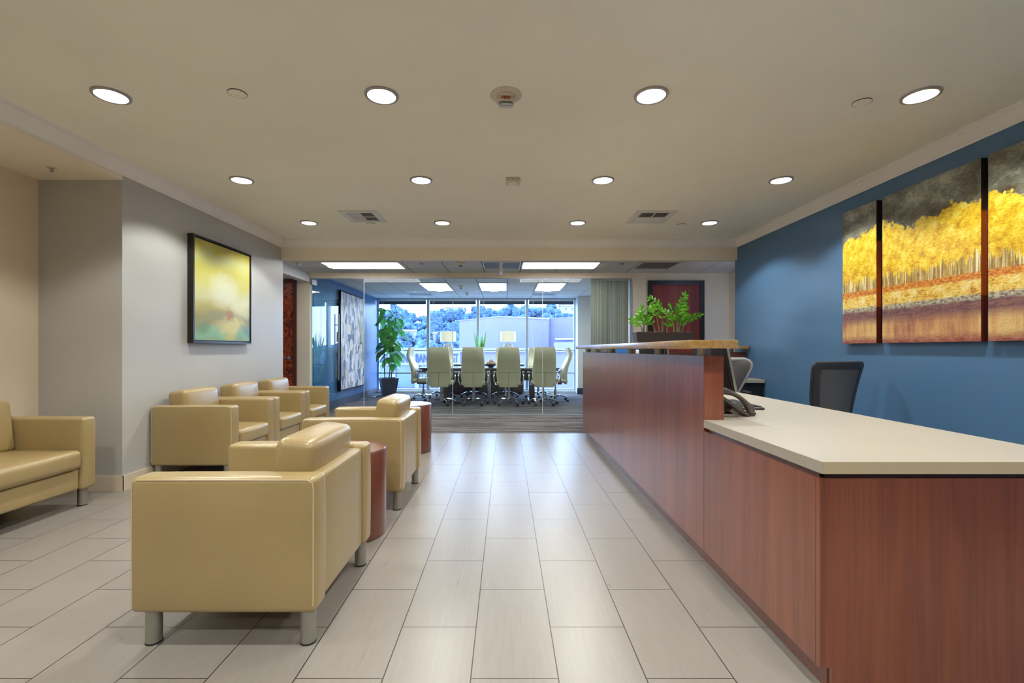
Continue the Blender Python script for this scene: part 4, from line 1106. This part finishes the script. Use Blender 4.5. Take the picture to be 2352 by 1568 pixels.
# ------------------------------------------------------------------ office chairs behind the desk
def rounded_poly_back(hw_fn, y_fn, z0, z1, th, N=16, K=9):
    """thin curved sheet between half widths"""
    fr_, bk_ = [], []
    for i in range(N+1):
        u = i/N; z = z0+(z1-z0)*u; hw = hw_fn(u)
        for k in range(K+1):
            v = -1+2*k/K; x = hw*v; y = y_fn(u, v)
            fr_.append((x, y+th/2, z)); bk_.append((x, y-th/2, z))
    return fr_, bk_, N, K
def sheet(hw_fn, y_fn, z0, z1, th, N=16, K=9):
    fr_, bk_, N, K = rounded_poly_back(hw_fn, y_fn, z0, z1, th, N, K); n = len(fr_); fs = []
    idx = lambda i, k: i*(K+1)+k
    for i in range(N):
        for k in range(K):
            fs.append((idx(i, k), idx(i, k+1), idx(i+1, k+1), idx(i+1, k))); fs.append((n+idx(i, k), n+idx(i+1, k), n+idx(i+1, k+1), n+idx(i, k+1)))
    rim = [idx(0, k) for k in range(K+1)] + [idx(i, K) for i in range(1, N+1)] + [idx(N, k) for k in range(K-1, -1, -1)] + [idx(i, 0) for i in range(N-1, 0, -1)]
    for a, b in zip(rim, rim[1:]+rim[:1]): fs.append((a, b, n+b, n+a))
    return MB().add(fr_+bk_, fs, True), [fr_[i] for i in rim]
def office_chair(name, style):
    """faces +y, back at -y"""
    t = empty(name); star_base(t, .31, 'darkgrey')
    MB().lathe([(.026, .12), (.026, .25), (.016, .25), (.016, .43)], 16).build('gas_lift', M['steel'], t)
    MB().rbox(-.10, .10, -.14, .12, .42, .46, .012, n=1).build('tilt_mechanism', M['darkgrey'], t)
    MB().rbox(-.245, .245, -.22, .25, .45, .52, .03, (.003, .004, .012), 4).build('seat', M['mesh_dark'], t)
    if style == 'square':
        hwf = lambda u: (.185+.062*u**.8)*(1-max(0, u-.955)*1.6)
        yf = lambda u, v: -.25-.07*u-.045*math.sin(PI*u)*-1*.3+.05*v*v
        sh, rim = sheet(hwf, yf, .58, 1.035, .012); sh.build('mesh_back', M['mesh_dark'], t)
        r_ = MB(); r_.tube(rim+[rim[0]], .014, 8); r_.build('back_frame', M['charcoal'], t)
        # broad top and side border
        sh2, _ = sheet(lambda u: hwf(.90+.10*u), lambda u, v: yf(.90+.1*u, v), .99, 1.035, .022, 3); sh2.build('top_border', M['charcoal'], t)
        for sx in (-1, 1):
            b = MB(); q = []
            for i in range(12):
                u = i/11; z = .58+.455*u; x1 = hwf(u); x0 = x1-.045
                q.append([(sx*x0, yf(u, x0/x1)+.011, z), (sx*x1, yf(u, 1)+.011, z), (sx*x1, yf(u, 1)-.011, z), (sx*x0, yf(u, x0/x1)-.011, z)])
            b.loft(q, True, True, True); b.build('side_border', M['charcoal'], t)
        spine = MB(); spine.tube([(0, -.10, .44), (0, -.30, .50), (0, -.295, .60)], [.025, .025, .020], 10); spine.build('spine', M['black'], t)
    else:
        hwf = lambda u: .075+.17*min(1, u*1.25)**.85*(1 if u < .86 else math.sqrt(max(.02, 1-((u-.86)/.142)**2))*.5+.5)
        yf = lambda u, v: -.24-.10*u+.05*v*v
        sh, rim = sheet(hwf, yf, .60, 1.045, .01, 24); sh.build('mesh_back', M['mesh_grey'], t)
        r_ = MB(); r_.tube(rim+[rim[0]], .019, 8); r_.build('back_frame', M['chairframe_grey'], t)
        MB().rbox(-.11, .11, -.27, -.20, .585, .65, .03, n=2).build('lumbar_pad', M['darkgrey'], t)
        sp = MB(); sp.tube([(-.09, -.12, .45), (-.10, -.27, .52), (-.10, -.30, .68)], .014, 8); sp.tube([(.09, -.12, .45), (.10, -.27, .52), (.10, -.30, .68)], .014, 8); sp.build('back_bracket', M['darkgrey'], t)
    for sx in (-1, 1):
        a = MB(); a.tube([(sx*.20, 0, .45), (sx*.275, 0, .46), (sx*.285, 0, .60), (sx*.28, .02, .675)], .014, 8); ao = a.build('armrest', M['black'], t)
        MB().rbox(sx*.28-.035, sx*.28+.035, -.10, .13, .672, .695, .01, n=2).build('arm_pad', M['black'], ao)
    return t
o1 = office_chair('office_chair', 'square'); o1.location = (2.70, 4.15, 0); o1.rotation_euler = (0, 0, math.radians(12))
tag(o1, 'black office chair with squared mesh back behind the worktop', 'office chair', 'mesh office chairs behind the desk')
o2 = office_chair('office_chair', 'round'); o2.location = (2.33, 5.15, 0); o2.rotation_euler = (0, 0, math.radians(-10))
tag(o2, 'grey office chair with rounded silver rimmed mesh back by the far desk', 'office chair', 'mesh office chairs behind the desk')

# ------------------------------------------------------------------ outside the windows
struct('ground_street', MB().box(-60, 60, YW+1.2, 100, -2.6, -2.5), M['pave'])
struct('ground_terrace', MB().box(-12, 9, YW+.16, YW+1.2, -.12, -.02), M['pave'])
lowb = thing('shop_building', 'low pale building across the street with blue sign lettering and shop windows', 'building', (-2, 30, -2.5))
part(MB().box(-14, 9, 30, 36, -2.5, 1.12), 'walls', M['concrete'], lowb)
part(MB().box(-14, 9, 29.8, 36.2, .98, 1.24), 'parapet', M['concrete2'], lowb)
part(MB().box(-14, -2.9, 29.7, 30, .16, .98), 'sign_band', M['concrete2'], lowb)
k0 = -11.5
while k0 < -3.2:
    part(MB().box(k0, k0+1.25, 29.93, 30.0, -1.25, .14), 'shop_window', M['store_glass'], lowb)
    part(MB().box(k0+1.25, k0+1.5, 29.7, 30.0, -1.3, .16), 'pillar', M['concrete2'], lowb); k0 += 1.5
for (a, b) in ((1.2, 2.6), (2.9, 3.8)): pass
tx = text('CALIFORNIA BANK & TRUST', .80, M['letters'], lowb, (-5.55+2, 29.66-30, .58+2.5), (PI/2, 0, 0), .03, .5, .006)
hb = thing('warehouse', 'large pale windowless building with peaked roofline beyond the windows', 'building', (0, 38, -2.5))
poly = [(-4.28, 43.2, 3.77), (-.60, 38, 3.77), (3.75, 41.3, 3.77), (3.9, 42.0, 3.9), (8.5, 40.0, 3.95), (8.5, 52, 3.9), (-4.28, 52, 3.77)]
r0 = [(x, y, -2.5) for x, y, z in poly]; r1 = [(x, y, z) for x, y, z in poly]
part(MB().loft([r0, r1], True, True, False), 'walls', M['concrete'], hb)
cap0 = [(x*1.01, y-.05, z) for x, y, z in poly]; cap1 = [(x*1.01, y-.05, z+.07) for x, y, z in poly]
part(MB().loft([cap0, cap1], True, True, False), 'roof_coping', M['concrete2'], hb)
part(MB().rbox(4.3, 8.3, 41.0, 41.2, 2.0, 2.14, .02, n=1), 'wall_pipe', M['alu'], hb)
kx = thing('rooftop_unit', 'pale rooftop box with bluish door on the low building at the right', 'rooftop unit', (5.2, 34.5, 1.12))
MB().box(-1.6, 1.0, -.8, .8, 0, .55).build('box', M['concrete2'], kx); MB().box(.0, .7, -.83, -.8, 0.05, .48).build('door', M['store_glass'], kx)
part(MB().box(-3.75, -3.2, 40.9, 41.3, 0, 1.5), 'door', M['concrete2'], hb) if False else None

def hz(x, y):
    u = max(0, min(1, (y-85)/75)); base = -3 + 12.6*u**.8
    base += 2.2*math.sin(x*.06+1.0)*u + 1.0*noise.noise(Vector((x*.05, y*.05, 3)))*u*2
    return base - max(0, x-4)*.03*u + max(0, min(22, -x-10))*.16*u
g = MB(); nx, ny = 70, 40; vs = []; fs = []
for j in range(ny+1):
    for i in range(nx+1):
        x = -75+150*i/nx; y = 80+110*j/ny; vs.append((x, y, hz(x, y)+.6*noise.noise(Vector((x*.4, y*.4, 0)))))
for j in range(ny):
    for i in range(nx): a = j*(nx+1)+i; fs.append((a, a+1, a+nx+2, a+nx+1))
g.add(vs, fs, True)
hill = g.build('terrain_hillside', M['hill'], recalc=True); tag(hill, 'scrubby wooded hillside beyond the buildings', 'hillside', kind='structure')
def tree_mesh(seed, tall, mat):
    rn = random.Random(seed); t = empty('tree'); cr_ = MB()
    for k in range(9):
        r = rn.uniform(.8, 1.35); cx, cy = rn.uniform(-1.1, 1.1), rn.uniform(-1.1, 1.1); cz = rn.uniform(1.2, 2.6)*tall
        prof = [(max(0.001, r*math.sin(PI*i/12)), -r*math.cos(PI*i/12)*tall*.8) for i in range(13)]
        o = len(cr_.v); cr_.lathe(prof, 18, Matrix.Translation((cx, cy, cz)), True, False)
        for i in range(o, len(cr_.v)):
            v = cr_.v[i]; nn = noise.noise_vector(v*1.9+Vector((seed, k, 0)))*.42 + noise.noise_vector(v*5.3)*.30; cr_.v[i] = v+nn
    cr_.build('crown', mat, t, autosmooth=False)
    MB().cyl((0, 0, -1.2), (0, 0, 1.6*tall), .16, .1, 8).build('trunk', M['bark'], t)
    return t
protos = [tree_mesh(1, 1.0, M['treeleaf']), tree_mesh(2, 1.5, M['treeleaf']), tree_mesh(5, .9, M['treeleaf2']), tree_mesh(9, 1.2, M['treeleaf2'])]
labs = ['rounded hazy blue green tree on the hillside beyond the windows', 'tall hazy blue tree on the hillside beyond the windows', 'low pale green bushy tree on the hillside beyond the windows', 'pale leafy tree on the hillside beyond the windows']
usedp = [False]*4; rt = random.Random(11)
spots = []
for j in range(15):
    y = 88+j*5.2
    x0, x1 = (862-1162)/1080*y, (1335-1162)/1080*y
    n = 14
    for i in range(n): spots.append((x0+(x1-x0)*(i+rt.random())/n, y+rt.uniform(-2, 2)))
for (x, y) in spots:
    if y < 125 and (x*1080/y > -95): continue          # hidden behind the pale buildings
    k = rt.choices((0, 1, 2, 3), (3, 1 if y < 140 else 2.5, 3, 3))[0]; s = rt.uniform(.65, 1.15)*(1.1 if y > 140 else .9)
    px_ = x/y; bay = 'first' if px_ < -.165 else 'second' if px_ < -.059 else 'third' if px_ < .044 else 'fourth'
    part_ = 'hilltop' if y > 138 else 'slope'; kd = ('rounded blue green tree', 'tall narrow blue green tree', 'low pale bushy tree', 'pale leafy tree')[k]
    lab = '%s on the far %s, seen through the %s window bay' % (kd, part_, bay); grp = '%ss on the %s behind the %s bay' % (kd, part_, bay)
    if not usedp[k]: o = protos[k]; usedp[k] = True; tag(o, lab, 'tree', grp)
    else: o = copy_tree(protos[k], label=lab, group=grp)
    o.location = (x, y, hz(x, y)); o.rotation_euler = (0, 0, rt.uniform(0, 6)); o.scale = (s, s, s)
def house(x, y, w, h, rz, lab, up=0):
    t = thing('house', lab, 'house', (x, y, hz(x, y)+up), rz, 'houses on the hillside')
    MB().box(-w, w, -w*.6, w*.6, -1, h).build('walls', M['house'], t)
    MB().extrude([(-w*.75, h), (w*.75, h), (0, h+w*.3)], 0, -w*1.1, w*1.1).build('roof', M['houseroof'], t)
    for k in (-.5, .3): MB().box(w*k, w*k+w*.22, -w*.6-.05, -w*.6, h*.4, h*.75).build('window', M['store_glass'], t)
house(19.5, 148, 2.6, 2.0, .1, 'pale house on the hilltop near the column', 3.6)
house(-21.5, 105, 1.5, 1.3, .2, 'small pale house low on the hillside left of the first lamp', 2)
house(-14.5, 104, 1.4, 1.2, -.2, 'small pink roofed house low on the hillside behind the first lamp', 2)
house(-17, 158, 3, 1.6, .0, 'long pale house along the hilltop', 3)
print('objects', len(bpy.data.objects))
